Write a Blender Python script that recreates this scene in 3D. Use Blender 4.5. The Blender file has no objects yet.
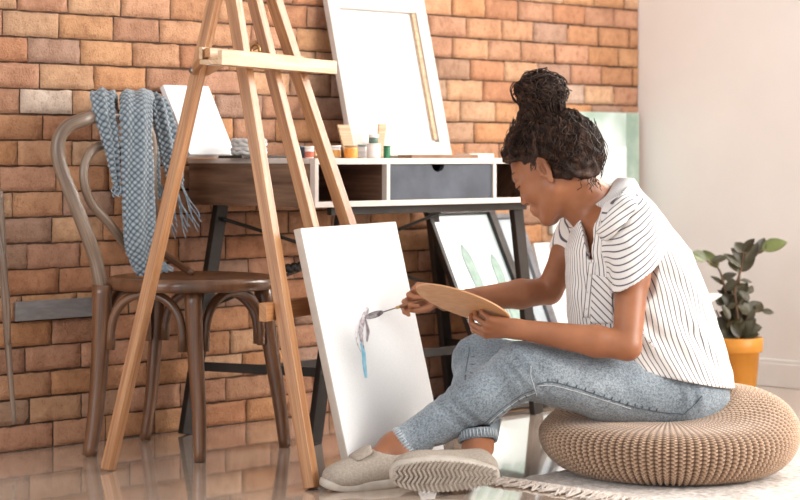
import bpy, math, random
import numpy as np
from mathutils import Vector, Matrix, noise as mnoise
PI = math.pi
scene = bpy.context.scene
COL = scene.collection
random.seed(7); rng = np.random.default_rng(11)

# ------------------------------------------------------------------ camera, world, light, exposure
CAM_H, FPX, PX0, PY0 = 0.80, 2000.0, 400.0, 155.0     # lens height, focal length in pixels, level horizon row
cam_d = bpy.data.cameras.new('camera'); cam = bpy.data.objects.new('camera', cam_d); COL.objects.link(cam)
cam.location = (0, 0, CAM_H); cam.rotation_euler = (PI/2, 0, 0)
cam_d.sensor_width = 36; cam_d.lens = 36*FPX/800; cam_d.shift_y = -(250-PY0)/800
cam_d.clip_end = 60
cam_d.dof.use_dof = True; cam_d.dof.focus_distance = 5.0; cam_d.dof.aperture_fstop = 4.5
scene.camera = cam
scene.view_settings.view_transform = 'Standard'; scene.view_settings.look = 'None'
scene.view_settings.gamma = 1.0; scene.view_settings.exposure = 0.29
scene.view_settings.use_curve_mapping = False
scene.cycles.use_denoising = True
scene.cycles.max_bounces = 8

world = bpy.data.worlds.new('daylight'); scene.world = world; world.use_nodes = True
bg = world.node_tree.nodes['Background']; bg.inputs[0].default_value = (1.0, 0.98, 0.96, 1); bg.inputs[1].default_value = 0.68

U = Vector((0.702, 0.712, 0)); N = Vector((0.712, -0.702, 0))      # along the brick wall / out of it
WALL0 = Vector((-1.074, 5.369, 0)); CORNER = WALL0 + U*2.765

def area(name, loc, target, sx, sy, power, col):
    d = bpy.data.lights.new(name, 'AREA'); d.shape = 'RECTANGLE'; d.size = sx; d.size_y = sy
    d.energy = power; d.color = col
    o = bpy.data.objects.new(name, d); COL.objects.link(o); o.location = loc
    o.rotation_euler = (Vector(target)-Vector(loc)).to_track_quat('-Z', 'Y').to_euler()
    return o
wc = CORNER + N*1.55 + U*0.25
area('window_daylight', (wc.x, wc.y, 1.75), (0.3, 5.0, 0.5), 1.5, 1.4, 85, (1.0, 0.95, 0.89))
area('side_window_daylight', (3.4, 3.9, 1.7), (0.0, 5.2, 0.5), 2.2, 1.8, 128, (1.0, 0.96, 0.91))
area('front_fill', (-2.4, 2.0, 1.5), (0.0, 5.5, 0.4), 2.6, 2.0, 44, (0.95, 0.97, 1.0))  # added fill lamp behind the camera at the left, no window there

# ------------------------------------------------------------------ helpers
def V(px, py, Y):                                     # the point at distance Y seen at that place of the photograph
    return Vector(((px-PX0)*Y/FPX, Y, CAM_H-(py-PY0)*Y/FPX))
def G(px, py):
    Y = CAM_H*FPX/(py-PY0); return Vector(((px-PX0)*Y/FPX, Y, 0))
def lin(c):
    if isinstance(c, str): c = [int(c[i:i+2], 16)/255 for i in (0, 2, 4)]
    return tuple(((x+0.055)/1.055)**2.4 if x > 0.04045 else x/12.92 for x in c[:3]) + (1.0,)

class NT:
    def __init__(s, name):
        s.m = bpy.data.materials.new(name); s.m.use_nodes = True; s.t = s.m.node_tree
        s.b = s.t.nodes['Principled BSDF']
    def n(s, ty, **kw):
        o = s.t.nodes.new(ty)
        for k, v in kw.items():
            if k in o.inputs.keys(): o.inputs[k].default_value = v
            else: setattr(o, k, v)
        return o
    def l(s, a, b): s.t.links.new(a, b)
    def ramp(s, fac, stops, interp='LINEAR'):
        r = s.n('ShaderNodeValToRGB'); e = r.color_ramp.elements; r.color_ramp.interpolation = interp
        while len(e) < len(stops): e.new(0.5)
        for i, (p, c) in enumerate(stops): e[i].position = p; e[i].color = lin(c)
        s.l(fac, r.inputs[0]); return r.outputs[0]
    def coord(s, kind='Object', scale=(1, 1, 1)):
        c = s.n('ShaderNodeTexCoord'); m = s.n('ShaderNodeMapping'); m.inputs['Scale'].default_value = scale
        s.l(c.outputs[kind], m.inputs[0]); return m.outputs[0]
    def noise(s, vec, scale, detail=4, rough=0.55):
        o = s.n('ShaderNodeTexNoise'); o.inputs['Scale'].default_value = scale; o.inputs['Detail'].default_value = detail
        o.inputs['Roughness'].default_value = rough; s.l(vec, o.inputs['Vector']); return o.outputs['Fac']
    def bump(s, h, strength, dist=0.002):
        b = s.n('ShaderNodeBump'); b.inputs['Strength'].default_value = strength; b.inputs['Distance'].default_value = dist
        s.l(h, b.inputs['Height']); s.l(b.outputs[0], s.b.inputs['Normal']); return b
    def mix(s, f, a, b, mode='MIX'):
        o = s.n('ShaderNodeMix', data_type='RGBA', blend_type=mode)
        for v, i in ((f, 0), (a, 6), (b, 7)):
            if hasattr(v, 'links'): s.l(v, o.inputs[i])
            else: o.inputs[i].default_value = v
        return o.outputs[2]
    def set(s, rough=0.5, metal=0, coat=0, spec=0.5, sheen=0, sss=0):
        s.b.inputs['Roughness'].default_value = rough; s.b.inputs['Metallic'].default_value = metal
        s.b.inputs['Coat Weight'].default_value = coat; s.b.inputs['Specular IOR Level'].default_value = spec
        s.b.inputs['Sheen Weight'].default_value = sheen
        if sss: s.b.inputs['Subsurface Weight'].default_value = sss; s.b.inputs['Subsurface Scale'].default_value = 0.01
        return s

def mottled(name, c1, c2, scale=20, rough=0.5, metal=0, coat=0, bump=0.0, kind='Object', sheen=0, stretch=(1, 1, 1), sss=0, spec=0.5, bscale=None, lo=0.35, hi=0.65):
    t = NT(name); v = t.coord(kind, stretch); f = t.noise(v, scale)
    t.l(t.ramp(f, [(lo, c1), (hi, c2)]), t.b.inputs['Base Color'])
    t.set(rough, metal, coat, spec, sheen, sss)
    if bump:
        t.bump(f if bscale is None else t.noise(v, bscale, 3), bump)
    return t.m
def wood(name, c1, c2, c3, rough=0.5, coat=0.0, gl=2.0, gw=60, bump=0.15, kind='UV'):
    t = NT(name); v = t.coord(kind, (gl, gw, gw)); f = t.noise(v, 1.0, 5, 0.6)
    v2 = t.coord(kind, (gl*1.5, gw*3, gw*3)); f2 = t.noise(v2, 1.5, 3)
    a = t.ramp(f, [(0.3, c1), (0.5, c2), (0.72, c3)])
    b = t.ramp(f2, [(0.35, (0.78,)*3), (0.6, (1, 1, 1))])
    t.l(t.mix(0.55, a, b, 'MULTIPLY'), t.b.inputs['Base Color']); t.set(rough, 0, coat)
    t.bump(f2, bump, 0.001)
    return t.m

class MB:                                             # collects shapes with UVs (u along the grain, in metres)
    def __init__(s): s.v = []; s.f = []; s.uv = []; s.sm = []
    def add(s, vs, fs, uvs, smooth):
        o = len(s.v); s.v += [Vector(p) for p in vs]
        for f, u in zip(fs, uvs): s.f.append([i+o for i in f]); s.uv.append(u); s.sm.append(smooth)
        return s
    def box(s, c, ax, ay, az, sx, sy, sz):            # centre, three unit axes, full sizes (x is the grain)
        c = Vector(c); ax, ay, az = Vector(ax).normalized(), Vector(ay).normalized(), Vector(az).normalized()
        vs = [c + ax*(i*sx/2) + ay*(j*sy/2) + az*(k*sz/2) for i in (-1, 1) for j in (-1, 1) for k in (-1, 1)]
        fs = [(0, 1, 3, 2), (4, 6, 7, 5), (0, 4, 5, 1), (2, 3, 7, 6), (0, 2, 6, 4), (1, 5, 7, 3)]
        off = random.random()*7
        uvs = []
        for f in fs:
            u = []
            for q in f:
                i, j, k = q >> 2, (q >> 1) & 1, q & 1
                u.append((off + i*sx, off + j*sy + k*sz*1.01 + (0.0 if f in fs[2:] else 0.3)))
            uvs.append(u)
        if ax.cross(ay).dot(az) < 0: fs = [tuple(reversed(f)) for f in fs]; uvs = [list(reversed(u)) for u in uvs]
        return s.add(vs, fs, uvs, False)
    def wbox(s, x0, x1, y0, y1, z0, z1, org=(0, 0, 0), ax=(1, 0, 0), ay=(0, 1, 0), az=(0, 0, 1)):
        ax, ay, az = Vector(ax), Vector(ay), Vector(az)
        c = Vector(org) + ax*((x0+x1)/2) + ay*((y0+y1)/2) + az*((z0+z1)/2)
        return s.box(c, ax, ay, az, x1-x0, y1-y0, z1-z0)
    def beam(s, p, q, w, h, side=(0, 0, 1)):          # w measured along side, h across
        p, q = Vector(p), Vector(q); d = (q-p); L = d.length; d.normalize()
        sd = Vector(side); sd = (sd - d*sd.dot(d)).normalized(); t = d.cross(sd)
        return s.box((p+q)/2, d, sd, t, L, w, h)
    def tube(s, pts, rad, n=12, closed=False, cap=True, flat=None, ref=None):
        pts = [Vector(p) for p in pts]; m = len(pts)
        if not hasattr(rad, '__len__'): rad = [rad]*m
        T = []
        for i in range(m):
            a = pts[(i-1) % m] if (closed or i > 0) else pts[0]; b = pts[(i+1) % m] if (closed or i < m-1) else pts[-1]
            T.append((b-a).normalized())
        r = Vector(ref) if ref else (Vector((0, 0, 1)) if abs(T[0].z) < 0.9 else Vector((1, 0, 0)))
        vs = []; X = None
        for i in range(m):
            X = (r if X is None else X); X = (X - T[i]*X.dot(T[i])).normalized(); Yv = T[i].cross(X)
            fl = flat if flat else 1.0
            for k in range(n):
                a = 2*PI*k/n; vs.append(pts[i] + X*math.cos(a)*rad[i]*fl + Yv*math.sin(a)*rad[i])
        fs = []; uvs = []; L = 0; off = random.random()*5
        for i in range(m if closed else m-1):
            j = (i+1) % m; dl = (pts[j]-pts[i]).length; c = 2*PI*rad[i]
            for k in range(n):
                k2 = (k+1) % n
                fs.append((i*n+k, i*n+k2, j*n+k2, j*n+k))
                uvs.append([(off+L, c*k/n), (off+L, c*(k+1)/n), (off+L+dl, c*(k+1)/n), (off+L+dl, c*k/n)])
            L += dl
        if cap and not closed:
            fs.append(tuple(reversed(range(n)))); uvs.append([(off, 0.01*k) for k in range(n)])
            fs.append(tuple(range((m-1)*n, m*n))); uvs.append([(off, 0.01*k) for k in range(n)])
        return s.add(vs, fs, uvs, True)
    def lathe(s, c, prof, n=28, M=None):              # prof: (r, z) pairs from bottom to top
        c = Vector(c); vs = []; m = len(prof)
        for (r, z) in prof:
            for k in range(n):
                a = 2*PI*k/n; p = Vector((r*math.cos(a), r*math.sin(a), z)); vs.append(c + (M @ p if M else p))
        fs = []; uvs = []
        for i in range(m-1):
            for k in range(n):
                k2 = (k+1) % n; fs.append((i*n+k, i*n+k2, (i+1)*n+k2, (i+1)*n+k))
                uvs.append([(prof[i][1], k/n*.2), (prof[i][1], (k+1)/n*.2), (prof[i+1][1], (k+1)/n*.2), (prof[i+1][1], k/n*.2)])
        return s.add(vs, fs, uvs, True)
    def grid(s, P, closed_u=False, uvf=None, smooth=True, flip=False):   # P[i][j] points
        nu, nv = len(P), len(P[0]); vs = [p for row in P for p in row]; fs = []; uvs = []
        for i in range(nu if closed_u else nu-1):
            for j in range(nv-1):
                a, b = i, (i+1) % nu; f = (a*nv+j, b*nv+j, b*nv+j+1, a*nv+j+1)
                u = [(i, j), (i+1, j), (i+1, j+1), (i, j+1)]
                u = [uvf(*q) if uvf else (q[0]/nu, q[1]/nv) for q in u]
                if flip: f = f[::-1]; u = u[::-1]
                fs.append(f); uvs.append(u)
        return s.add(vs, fs, uvs, smooth)
    def prism(s, pts, d, smooth=False):               # polygon (3-D points) extruded by vector d
        n = len(pts); pts = [Vector(p) for p in pts]; d = Vector(d); vs = pts + [p+d for p in pts]
        nr = Vector((0, 0, 0))
        for i in range(n): nr += pts[i].cross(pts[(i+1) % n])
        f1, f2 = tuple(range(n)), tuple(range(n, 2*n))
        if nr.dot(d) > 0: f1 = f1[::-1]; sides = [(i, (i+1) % n, n+(i+1) % n, n+i) for i in range(n)]
        else: f2 = f2[::-1]; sides = [((i+1) % n, i, n+i, n+(i+1) % n) for i in range(n)]
        fs = [f1, f2]+sides
        e1 = (pts[1]-pts[0]).normalized(); e2 = nr.cross(e1).normalized() if nr.length > 0 else Vector((0, 0, 1))
        uvs = [[((vs[q]-pts[0]).dot(e1), (vs[q]-pts[0]).dot(e2)) for q in f] for f in fs]
        return s.add(vs, fs, uvs, smooth)

def props(o, label=None, cat=None, group=None, kind=None):
    if label: o['label'] = label
    if cat: o['category'] = cat
    if group: o['group'] = group
    if kind: o['kind'] = kind
    return o
def worigin(o):
    p = Vector((0, 0, 0))
    while o: p += o.location; o = o.parent
    return p
def build(name, mb, mat, parent=None, bevel=0, loc=None, subsurf=0):
    me = bpy.data.meshes.new(name)
    org = worigin(parent) if parent else Vector((0, 0, 0))
    if loc is not None: org = org + Vector(loc) - (org if parent else Vector((0, 0, 0)))
    me.from_pydata([p-org for p in mb.v], [], mb.f)
    uvl = me.uv_layers.new(name='UVMap')
    uvl.data.foreach_set('uv', [c for f in mb.uv for u in f for c in u])
    me.polygons.foreach_set('use_smooth', mb.sm)
    me.materials.append(mat); me.update()
    o = bpy.data.objects.new(name, me); COL.objects.link(o)
    if parent: o.parent = parent; o.location = org - worigin(parent)
    elif loc is not None: o.location = loc
    if bevel:
        b = o.modifiers.new('bevel', 'BEVEL'); b.width = bevel; b.segments = 2; b.limit_method = 'ANGLE'; b.harden_normals = False
    if subsurf:
        b = o.modifiers.new('sub', 'SUBSURF'); b.levels = subsurf; b.render_levels = subsurf
    return o
def thing(name, loc, label, cat, group=None):
    o = bpy.data.objects.new(name, None); COL.objects.link(o); o.location = loc; o.empty_display_size = 0.1
    return props(o, label, cat, group)
def catmull(P, n=8, closed=False):
    P = [Vector(p) for p in P]; m = len(P); out = []
    for i in range(m if closed else m-1):
        a = P[(i-1) % m] if (closed or i > 0) else P[0]*2-P[1]
        b, c = P[i], P[(i+1) % m]
        d = P[(i+2) % m] if (closed or i < m-2) else P[-1]*2-P[-2]
        for k in range(n):
            t = k/n; out.append(0.5*((2*b)+(c-a)*t+(2*a-5*b+4*c-d)*t*t+(3*b-a-3*c+d)*t**3))
    if not closed: out.append(P[-1])
    return out
def lerp(a, b, t): return a+(b-a)*t

# ------------------------------------------------------------------ materials
M = {}
M['easel'] = wood('easel_pine', '955E36', 'B07B4E', 'C6966A', 0.42, 0.1, 2.5, 70)
M['easel_pale'] = wood('tray_pine', 'B98D62', 'D0AA82', 'DEC09C', 0.45, 0.1, 2.5, 60)
M['chair'] = wood('bentwood', '48301F', '704B33', '926A4D', 0.32, 0.4, 3, 55)
M['chair_grey'] = wood('weathered_bentwood', '5E4A3D', '85705F', 'A08D7B', 0.4, 0.25, 3, 55)
M['walnut'] = wood('walnut', '5E4434', '7D5F4B', '94745D', 0.5, 0, 3, 26)
M['white_paint'] = mottled('white_paint', 'CFC2B8', 'D9CDC4', 14, 0.45)
M['slate'] = mottled('slate_drawer', '2F333B', '4E535E', 9, 0.65, bump=0.1, lo=0.3, hi=0.7)
M['metal_dark'] = mottled('dark_metal', '2B2623', '3B3531', 8, 0.42, 0.4)
M['canvas'] = mottled('primed_canvas', 'E4E5E6', 'ECEDEE', 300, 0.85, bump=0.12)
M['canvas_side'] = mottled('canvas_edge', 'BDB1A6', 'C6BBB0', 30, 0.85, bump=0.1)
M['tan'] = wood('pale_stretcher_wood', 'B18A68', 'C9A684', 'D6B898', 0.6, 0, 3, 50)
M['dark_inside'] = wood('dark_shelf_interior', '5A3F31', '7A5947', '8E6B57', 0.6, 0, 3, 30)

def brick_mat():
    t = NT('brick'); a = t.n('ShaderNodeAttribute', attribute_name='tone')
    v = t.coord('Object'); f = t.noise(v, 42, 8, 0.75); f2 = t.noise(v, 14, 4, 0.6); f3 = t.noise(v, 180, 3)
    c = t.mix(0.8, a.outputs['Color'], t.ramp(f, [(0.28, 'C2B0A2'), (0.5, 'F6F3F0'), (0.75, 'FFFFFF')]), 'MULTIPLY')
    c = t.mix(0.5, c, t.ramp(f2, [(0.33, 'C9B7AB'), (0.62, 'FFFFFF')]), 'MULTIPLY')
    pit = t.ramp(f3, [(0.27, '6B4A38'), (0.36, 'FFFFFF')])
    c = t.mix(0.6, c, pit, 'MULTIPLY')
    t.l(c, t.b.inputs['Base Color']); t.set(0.78, spec=0.35)
    mx = t.n('ShaderNodeMath', operation='ADD'); t.l(f, mx.inputs[0]); t.l(f3, mx.inputs[1]); t.bump(mx.outputs[0], 0.85, 0.005)
    return t.m
M['brick'] = brick_mat()
M['mortar'] = mottled('mortar', '3F2B1F', '5A4030', 40, 0.95, bump=0.3)
M['plaster'] = mottled('white_plaster', 'EDE7E2', 'F1EBE6', 3, 0.8, bump=0.03)
M['trim'] = mottled('white_trim', 'EDE8E3', 'F3EFEB', 6, 0.45)

def floor_mat():
    t = NT('glossy_tile'); v = t.coord('Object')
    g = t.n('ShaderNodeTexCoord'); m = t.n('ShaderNodeMapping'); t.l(g.outputs['Object'], m.inputs[0])
    m.inputs['Rotation'].default_value = (0, 0, -math.radians(45.4)); m.inputs['Location'].default_value = (0.1, 0.08, 0)
    b = t.n('ShaderNodeTexBrick'); t.l(m.outputs[0], b.inputs['Vector']); b.offset = 0.5
    b.inputs['Scale'].default_value = 1.0; b.inputs['Brick Width'].default_value = 0.9; b.inputs['Row Height'].default_value = 0.3
    b.inputs['Mortar Size'].default_value = 0.0022; b.inputs['Mortar Smooth'].default_value = 0.3
    f = t.noise(v, 2.3, 5, 0.6); f2 = t.noise(v, 26, 5, 0.7)
    c = t.ramp(f, [(0.3, 'B9A290'), (0.5, 'CDB8A6'), (0.7, 'DCCBBD')])
    c = t.mix(0.5, c, t.ramp(f2, [(0.3, 'C8BDB4'), (0.7, 'FFFFFF')]), 'MULTIPLY')
    c = t.mix(b.outputs['Fac'], c, lin('6E5A4D'))
    t.l(c, t.b.inputs['Base Color']); t.set(0.12, coat=0.9, spec=0.8)
    r = t.n('ShaderNodeMapRange'); t.l(f2, r.inputs[0]); r.inputs[3].default_value = 0.04; r.inputs[4].default_value = 0.15
    t.l(r.outputs[0], t.b.inputs['Roughness']); t.b.inputs['Coat Roughness'].default_value = 0.04
    t.bump(t.noise(v, 5, 2), 0.05, 0.004)
    return t.m
M['floor'] = floor_mat()

# ------------------------------------------------------------------ the room
mb = MB(); mb.wbox(-2.6, 3.4, 3.2, 9.0, -0.05, 0)
props(build('floor', mb, M['floor']), kind='structure')

def brick_wall():
    pitch, L = 0.0700, 0.176
    S0, S1, H = -0.9, 2.765, 2.45
    vs, fs, tones = [], [], []
    palette = ['D09E7A', 'CB9670', 'D7AA86', 'C78F6C', 'CF9C7E', 'C39376', 'D5A278', 'C09278', 'D8AE8C', 'CA9A7A', 'BC9782', 'CE986E']
    pal = [lin(c) for c in palette]; pale = lin('EBD5C4'); nx, nz = 9, 5
    r = random.Random(5)
    z = 0.0; row = 0
    while z < H:
        s = S0 - (0.088 if row % 2 else 0) + r.uniform(-0.02, 0.02)
        while s < S1:
            w = L + r.uniform(-0.012, 0.012); a, b = max(s, S0)+0.0025, min(s+w, S1)-0.0025
            if b-a > 0.015:
                c = list(r.choice(pal)); k = r.uniform(0.89, 1.03); g = r.random()
                if g < 0.02 and z > 0.5 and s > 1.3: c = [lerp(c[i], pale[i], .55) for i in range(3)]; k = 1
                elif g < 0.06: c = [lerp(c[i], lin('A38D80')[i], 0.5) for i in range(3)]
                if abs(z-0.91) < 0.02 and 0.02 < s+w/2 < 0.26: c = list(pale); k = .95     # the painted brick beside the shawl
                c = [min(1, c[i]*k*(0.96, .97, .965)[i]) for i in range(3)]
                z0, z1 = z+0.0025+r.uniform(-.0010, .0010), z+pitch-0.0024+r.uniform(-.0010, .0006); o = len(vs)
                prot = r.uniform(-0.0025, 0.0025); seed = r.uniform(0, 50)
                for i in range(nx):
                    for j in range(nz):
                        u, v_ = i/(nx-1), j/(nz-1); x = lerp(a, b, u); zz = lerp(z0, z1, v_)
                        edge = min(min(u, 1-u)*(b-a), min(v_, 1-v_)*(z1-z0))
                        rim = edge < 1e-6
                        nz_ = mnoise.noise(Vector((x*22+seed, zz*22, seed)))
                        nf = mnoise.noise(Vector((x*70+seed, zz*70, seed*2)))
                        dep = 0.012 + prot*.7 + nz_*0.0018 + nf*0.0010 - (0.003 if rim else 0)
                        if rim: x += nf*0.0026; zz += nf*0.0024+nz_*0.0012
                        vs.append((x, dep, zz))
                for i in range(nx-1):
                    for j in range(nz-1):
                        fs.append((o+i*nz+j, o+(i+1)*nz+j, o+(i+1)*nz+j+1, o+i*nz+j+1)); tones.append((i, c))
                ring = [o+i*nz for i in range(nx)]+[o+(nx-1)*nz+j for j in range(1, nz)]+[o+i*nz+nz-1 for i in range(nx-2, -1, -1)]+[o+j for j in range(nz-2, 0, -1)]
                o2 = len(vs)
                for q in ring: vs.append((vs[q][0], -0.012, vs[q][2]))
                m = len(ring)
                for q in range(m):
                    fs.append((ring[q], o2+q, o2+(q+1) % m, ring[(q+1) % m])); tones.append((0, c))
            s += w
        z += pitch; row += 1
    W = [WALL0 + U*p[0] + N*p[1] + Vector((0, 0, p[2])) for p in vs]
    nb = len(fs)
    mb = MB(); mb.wbox(S0, S1+0.02, -0.12, 0.0065, 0, H, WALL0, U, N)
    o = len(W); W += mb.v; fs += [[q+o for q in f] for f in mb.f]
    me = bpy.data.meshes.new('wall_brick'); me.from_pydata(W, [], fs)
    me.materials.append(M['brick']); me.materials.append(M['mortar'])
    me.polygons.foreach_set('material_index', [0]*nb + [1]*(len(fs)-nb))
    ca = me.color_attributes.new('tone', 'FLOAT_COLOR', 'CORNER'); cols = []
    for i, p in enumerate(me.polygons):
        c = tones[i][1] if i < nb else (0.3, 0.2, 0.15)
        cols += [c[0], c[1], c[2], 1.0]*p.loop_total
    ca.data.foreach_set('color', cols)
    me.polygons.foreach_set('use_smooth', [i < nb for i in range(len(fs))])
    ob = bpy.data.objects.new('wall_left', me); COL.objects.link(ob); props(ob, kind='structure')
brick_wall()

# right wall with a window that starts at the very edge of the photograph
w0, w1, wz0, wz1, RL = 0.708, 2.2, 1.0, 2.2, 3.0
mb = MB()
for (a, b, z0, z1) in ((-0.1, w0, 0, 2.45), (w1, RL, 0, 2.45), (w0, w1, 0, wz0), (w0, w1, wz1, 2.45)):
    mb.wbox(a, b, 0.0, 0.14, z0, z1, CORNER, N, U)
props(build('wall_right', mb, M['plaster']), kind='structure')
mb = MB(); mb.wbox(0.014, RL, -0.016, 0, 0.0, 0.082, CORNER, N, U); mb.wbox(0.014, RL, -0.011, 0, 0.082, 0.095, CORNER, N, U)
props(build('baseboard_right', mb, M['trim'], bevel=0.003), kind='structure')
mb = MB(); fr = 0.05
for (a, b, z0, z1) in ((w0, w0+fr, wz0, wz1), (w1-fr, w1, wz0, wz1), (w0, w1, wz0, wz0+fr), (w0, w1, wz1-fr, wz1), (1.43, 1.48, wz0, wz1)):
    mb.wbox(a, b, 0.03, 0.09, z0, z1, CORNER, N, U)
wf = props(build('window_1', mb, M['trim'], bevel=0.004), kind='structure')
tg = NT('window_glass'); tg.b.inputs['Transmission Weight'].default_value = 1; tg.set(0.0); tg.b.inputs['IOR'].default_value = 1.02
mb = MB(); mb.wbox(w0+fr, w1-fr, 0.055, 0.059, wz0+fr, wz1-fr, CORNER, N, U); build('pane', mb, tg.m, wf)

# grey board on the bricks, and the dry stick at the left edge
mb = MB(); mb.wbox(0.035, 0.33, 0.016, 0.026, 0.352, 0.405, WALL0, U, N)
props(build('wall_board', mb, mottled('grey_painted_board', '85807F', '959190', 25, 0.6, stretch=(1, 1, 4), bump=0.1), bevel=0.002, loc=WALL0+U*0.2+N*0.03+Vector((0, 0, .38))),
      'short grey painted board fixed flat on the brick wall behind the chair', 'board')
t = thing('wooden_stick', WALL0+Vector((0, 0, 0.08))+N*0.03, 'tapering weathered wooden stick hanging upright on the bricks at the left edge', 'stick')
mb = MB()
mb.tube(catmull([V(-3, 190, 5.33), V(1, 240, 5.32), V(5, 300, 5.32), V(9, 360, 5.33), V(14.5, 424, 5.34)], 6), [0.016-0.0004*i for i in range(25)], 10)
build('shaft', mb, M['chair_grey'], t)
mb = MB()
mb.tube(catmull([V(-4, 225, 5.30), V(3, 262, 5.29), V(8, 300, 5.30), V(9, 345, 5.31)], 6), [0.009-0.00025*i for i in range(19)], 8)
build('twig', mb, M['chair_grey'], t)

# ------------------------------------------------------------------ desk against the brick wall
DK = Vector((-0.230, 5.410, 0)); DL, DD = 1.02, 0.535      # near corner, length along U, depth towards the wall (-N)
BK = -N
DZ0, DZ1 = 0.657, 0.790
desk = thing('desk', DK+U*0.5+BK*0.26, 'walnut desk with white-edged front, grey drawer and dark metal legs', 'desk')
def dbox(mb, a, b, c, d, z0, z1): return mb.wbox(a, b, c, d, z0, z1, DK, U, BK)
mb = MB(); dbox(mb, -0.002, DL, 0.02, DD, DZ1-0.014, DZ1); build('desk_top', mb, M['white_paint'], desk, bevel=0.002)
mb = MB(); mb.wbox(0.021, DD, 0, 0.016, DZ0, DZ1-0.0145, DK, BK, U); build('side_panel', mb, M['walnut'], desk, bevel=0.001)
mb = MB(); dbox(mb, DL-0.016, DL, 0.021, DD, DZ0, DZ1-0.0145); build('side_panel', mb, M['walnut'], desk)
mb = MB(); dbox(mb, 0.0165, DL-0.0165, DD-0.012, DD, DZ0+0.013, DZ1-0.0145); build('back_panel', mb, M['dark_inside'], desk)
mb = MB(); dbox(mb, 0.0165, DL-0.0165, 0.021, DD-0.0125, DZ0, DZ0+0.012); build('bottom_panel', mb, M['dark_inside'], desk)
mb = MB()
dbox(mb, 0, DL, 0, 0.02, DZ1-0.016, DZ1+0.001); dbox(mb, 0, DL, 0, 0.02, DZ0, DZ0+0.016)
for a in (0, 0.275, 0.722, DL-0.014): dbox(mb, a, a+0.014, 0, 0.0199, DZ0+0.0161, DZ1-0.0161)
build('front_frame', mb, M['white_paint'], desk, bevel=0.0012)
for a in (0.277, 0.724):
    mb = MB(); mb.wbox(0.021, DD-0.013, a, a+0.01, DZ0+0.0125, DZ1-0.015, DK, BK, U); build('divider', mb, M['dark_inside'], desk)
# drawer with a half-round finger cut
def drawer():
    a, b, z0, z1 = 0.2895, 0.7215, DZ0+0.0165, DZ1-0.0165; c = 0.49; rr = 0.026
    poly = [(a, z0), (b, z0), (b, z1)] + [(c+rr*math.cos(q*PI/12), z1-rr*0.85*math.sin(q*PI/12)) for q in range(13)] + [(a, z1)]
    mb = MB(); mb.prism([DK+U*x+BK*0.006+Vector((0, 0, z)) for x, z in poly], BK*0.014)
    d = build('drawer', mb, M['slate'], desk, bevel=0.0008)
    mb = MB(); dbox(mb, a+.01, b-.01, 0.05, 0.4, z0+.004, z1-.02); build('drawer_box', mb, M['dark_inside'], d)
drawer()
def dp(a, c, z): return DK+U*a+BK*c+Vector((0, 0, z))
legs = {}
for nm, top, foot in (('fl', dp(0.19, 0.085, DZ0), dp(0.085, 0.095, 0)), ('rl', dp(0.07, 0.475, DZ0), dp(-0.05, 0.488, 0)),
                      ('fr', dp(0.90, 0.07, DZ0), dp(1.0, 0.07, 0)), ('rr', dp(0.95, 0.475, DZ0), dp(1.05, 0.475, 0))):
    legs[nm] = (top, foot); mb = MB(); mb.beam(top-Vector((0, 0, 0.001)), foot+Vector((0, 0, 0.002)), 0.042, 0.022, U)
    build('leg', mb, M['metal_dark'], desk, bevel=0.002)
def onleg(nm, z): a, b = legs[nm]; return b.lerp(a, z/DZ0)
for a, b in (('rl', 'fl'), ('rr', 'fr')):
    mb = MB(); mb.beam(onleg(a, 0.195)+N*0.012, onleg(b, 0.195)-N*0.012, 0.026, 0.012, (0, 0, 1)); build('crossbar', mb, M['metal_dark'], desk, bevel=0.001)
sl_, sr_ = (onleg('rl', .195)+onleg('fl', .195))/2, (onleg('rr', .195)+onleg('fr', .195))/2
mb = MB(); mb.beam(sl_+U*.007, sr_-U*.007, 0.026, 0.012, (0, 0, 1)); build('crossbar', mb, M['metal_dark'], desk, bevel=0.001)
mb = MB(); mb.beam(dp(0.10, 0.05, DZ0-0.012), dp(0.92, 0.05, DZ0-0.012), 0.022, 0.018, (0, 0, 1)); build('crossbar', mb, M['metal_dark'], desk, bevel=0.001)
cx = (onleg('rl', 0.62)+onleg('rr', 0.34))/2
for a, b, o in (('rl', 'rr', 0.022), ('rr', 'rl', 0.034)):
    mb = MB(); mb.tube([onleg(a, 0.615)+N*o, onleg(b, 0.37)+N*o], 0.0055, 8); build('brace', mb, M['metal_dark'], desk)
mb = MB()
for k in range(5): mb.lathe(V(288+k*3.2, 268-k*0.6+(k % 2)*1.5, 5.78), [(0.001, -.014), (.010+.003*(k % 2), -.010), (.012, 0), (.009, .010), (.001, .013)], 10)
build('brace_clamp', mb, M['metal_dark'], desk)

# ------------------------------------------------------------------ things on the desk
Zd = DZ1+0.0006
def ray_wall(px, dist):                                # point seen in column px at this distance from the brick face
    k = (px-PX0)/FPX                                   # (kY-wx)*Nx + (Y-wy)*Ny = dist
    Y = (dist + WALL0.x*N.x + WALL0.y*N.y)/(k*N.x+N.y); return Vector((k*Y, Y, 0))
def leaning(px0, px1, d0, z0, H, leanpx=None, d1=0.03):
    A, B = ray_wall(px0, d0), ray_wall(px1, d0); A.z = B.z = z0
    w = (B-A).length; u = (B-A).normalized(); q = d0-d1
    up = (Vector((0, 0, math.sqrt(max(H*H-q*q, 1e-4)))) - N*q).normalized(); nrm = u.cross(up)*-1
    if nrm.dot(N) < 0: nrm = -nrm
    return A, u, up, nrm, w
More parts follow.
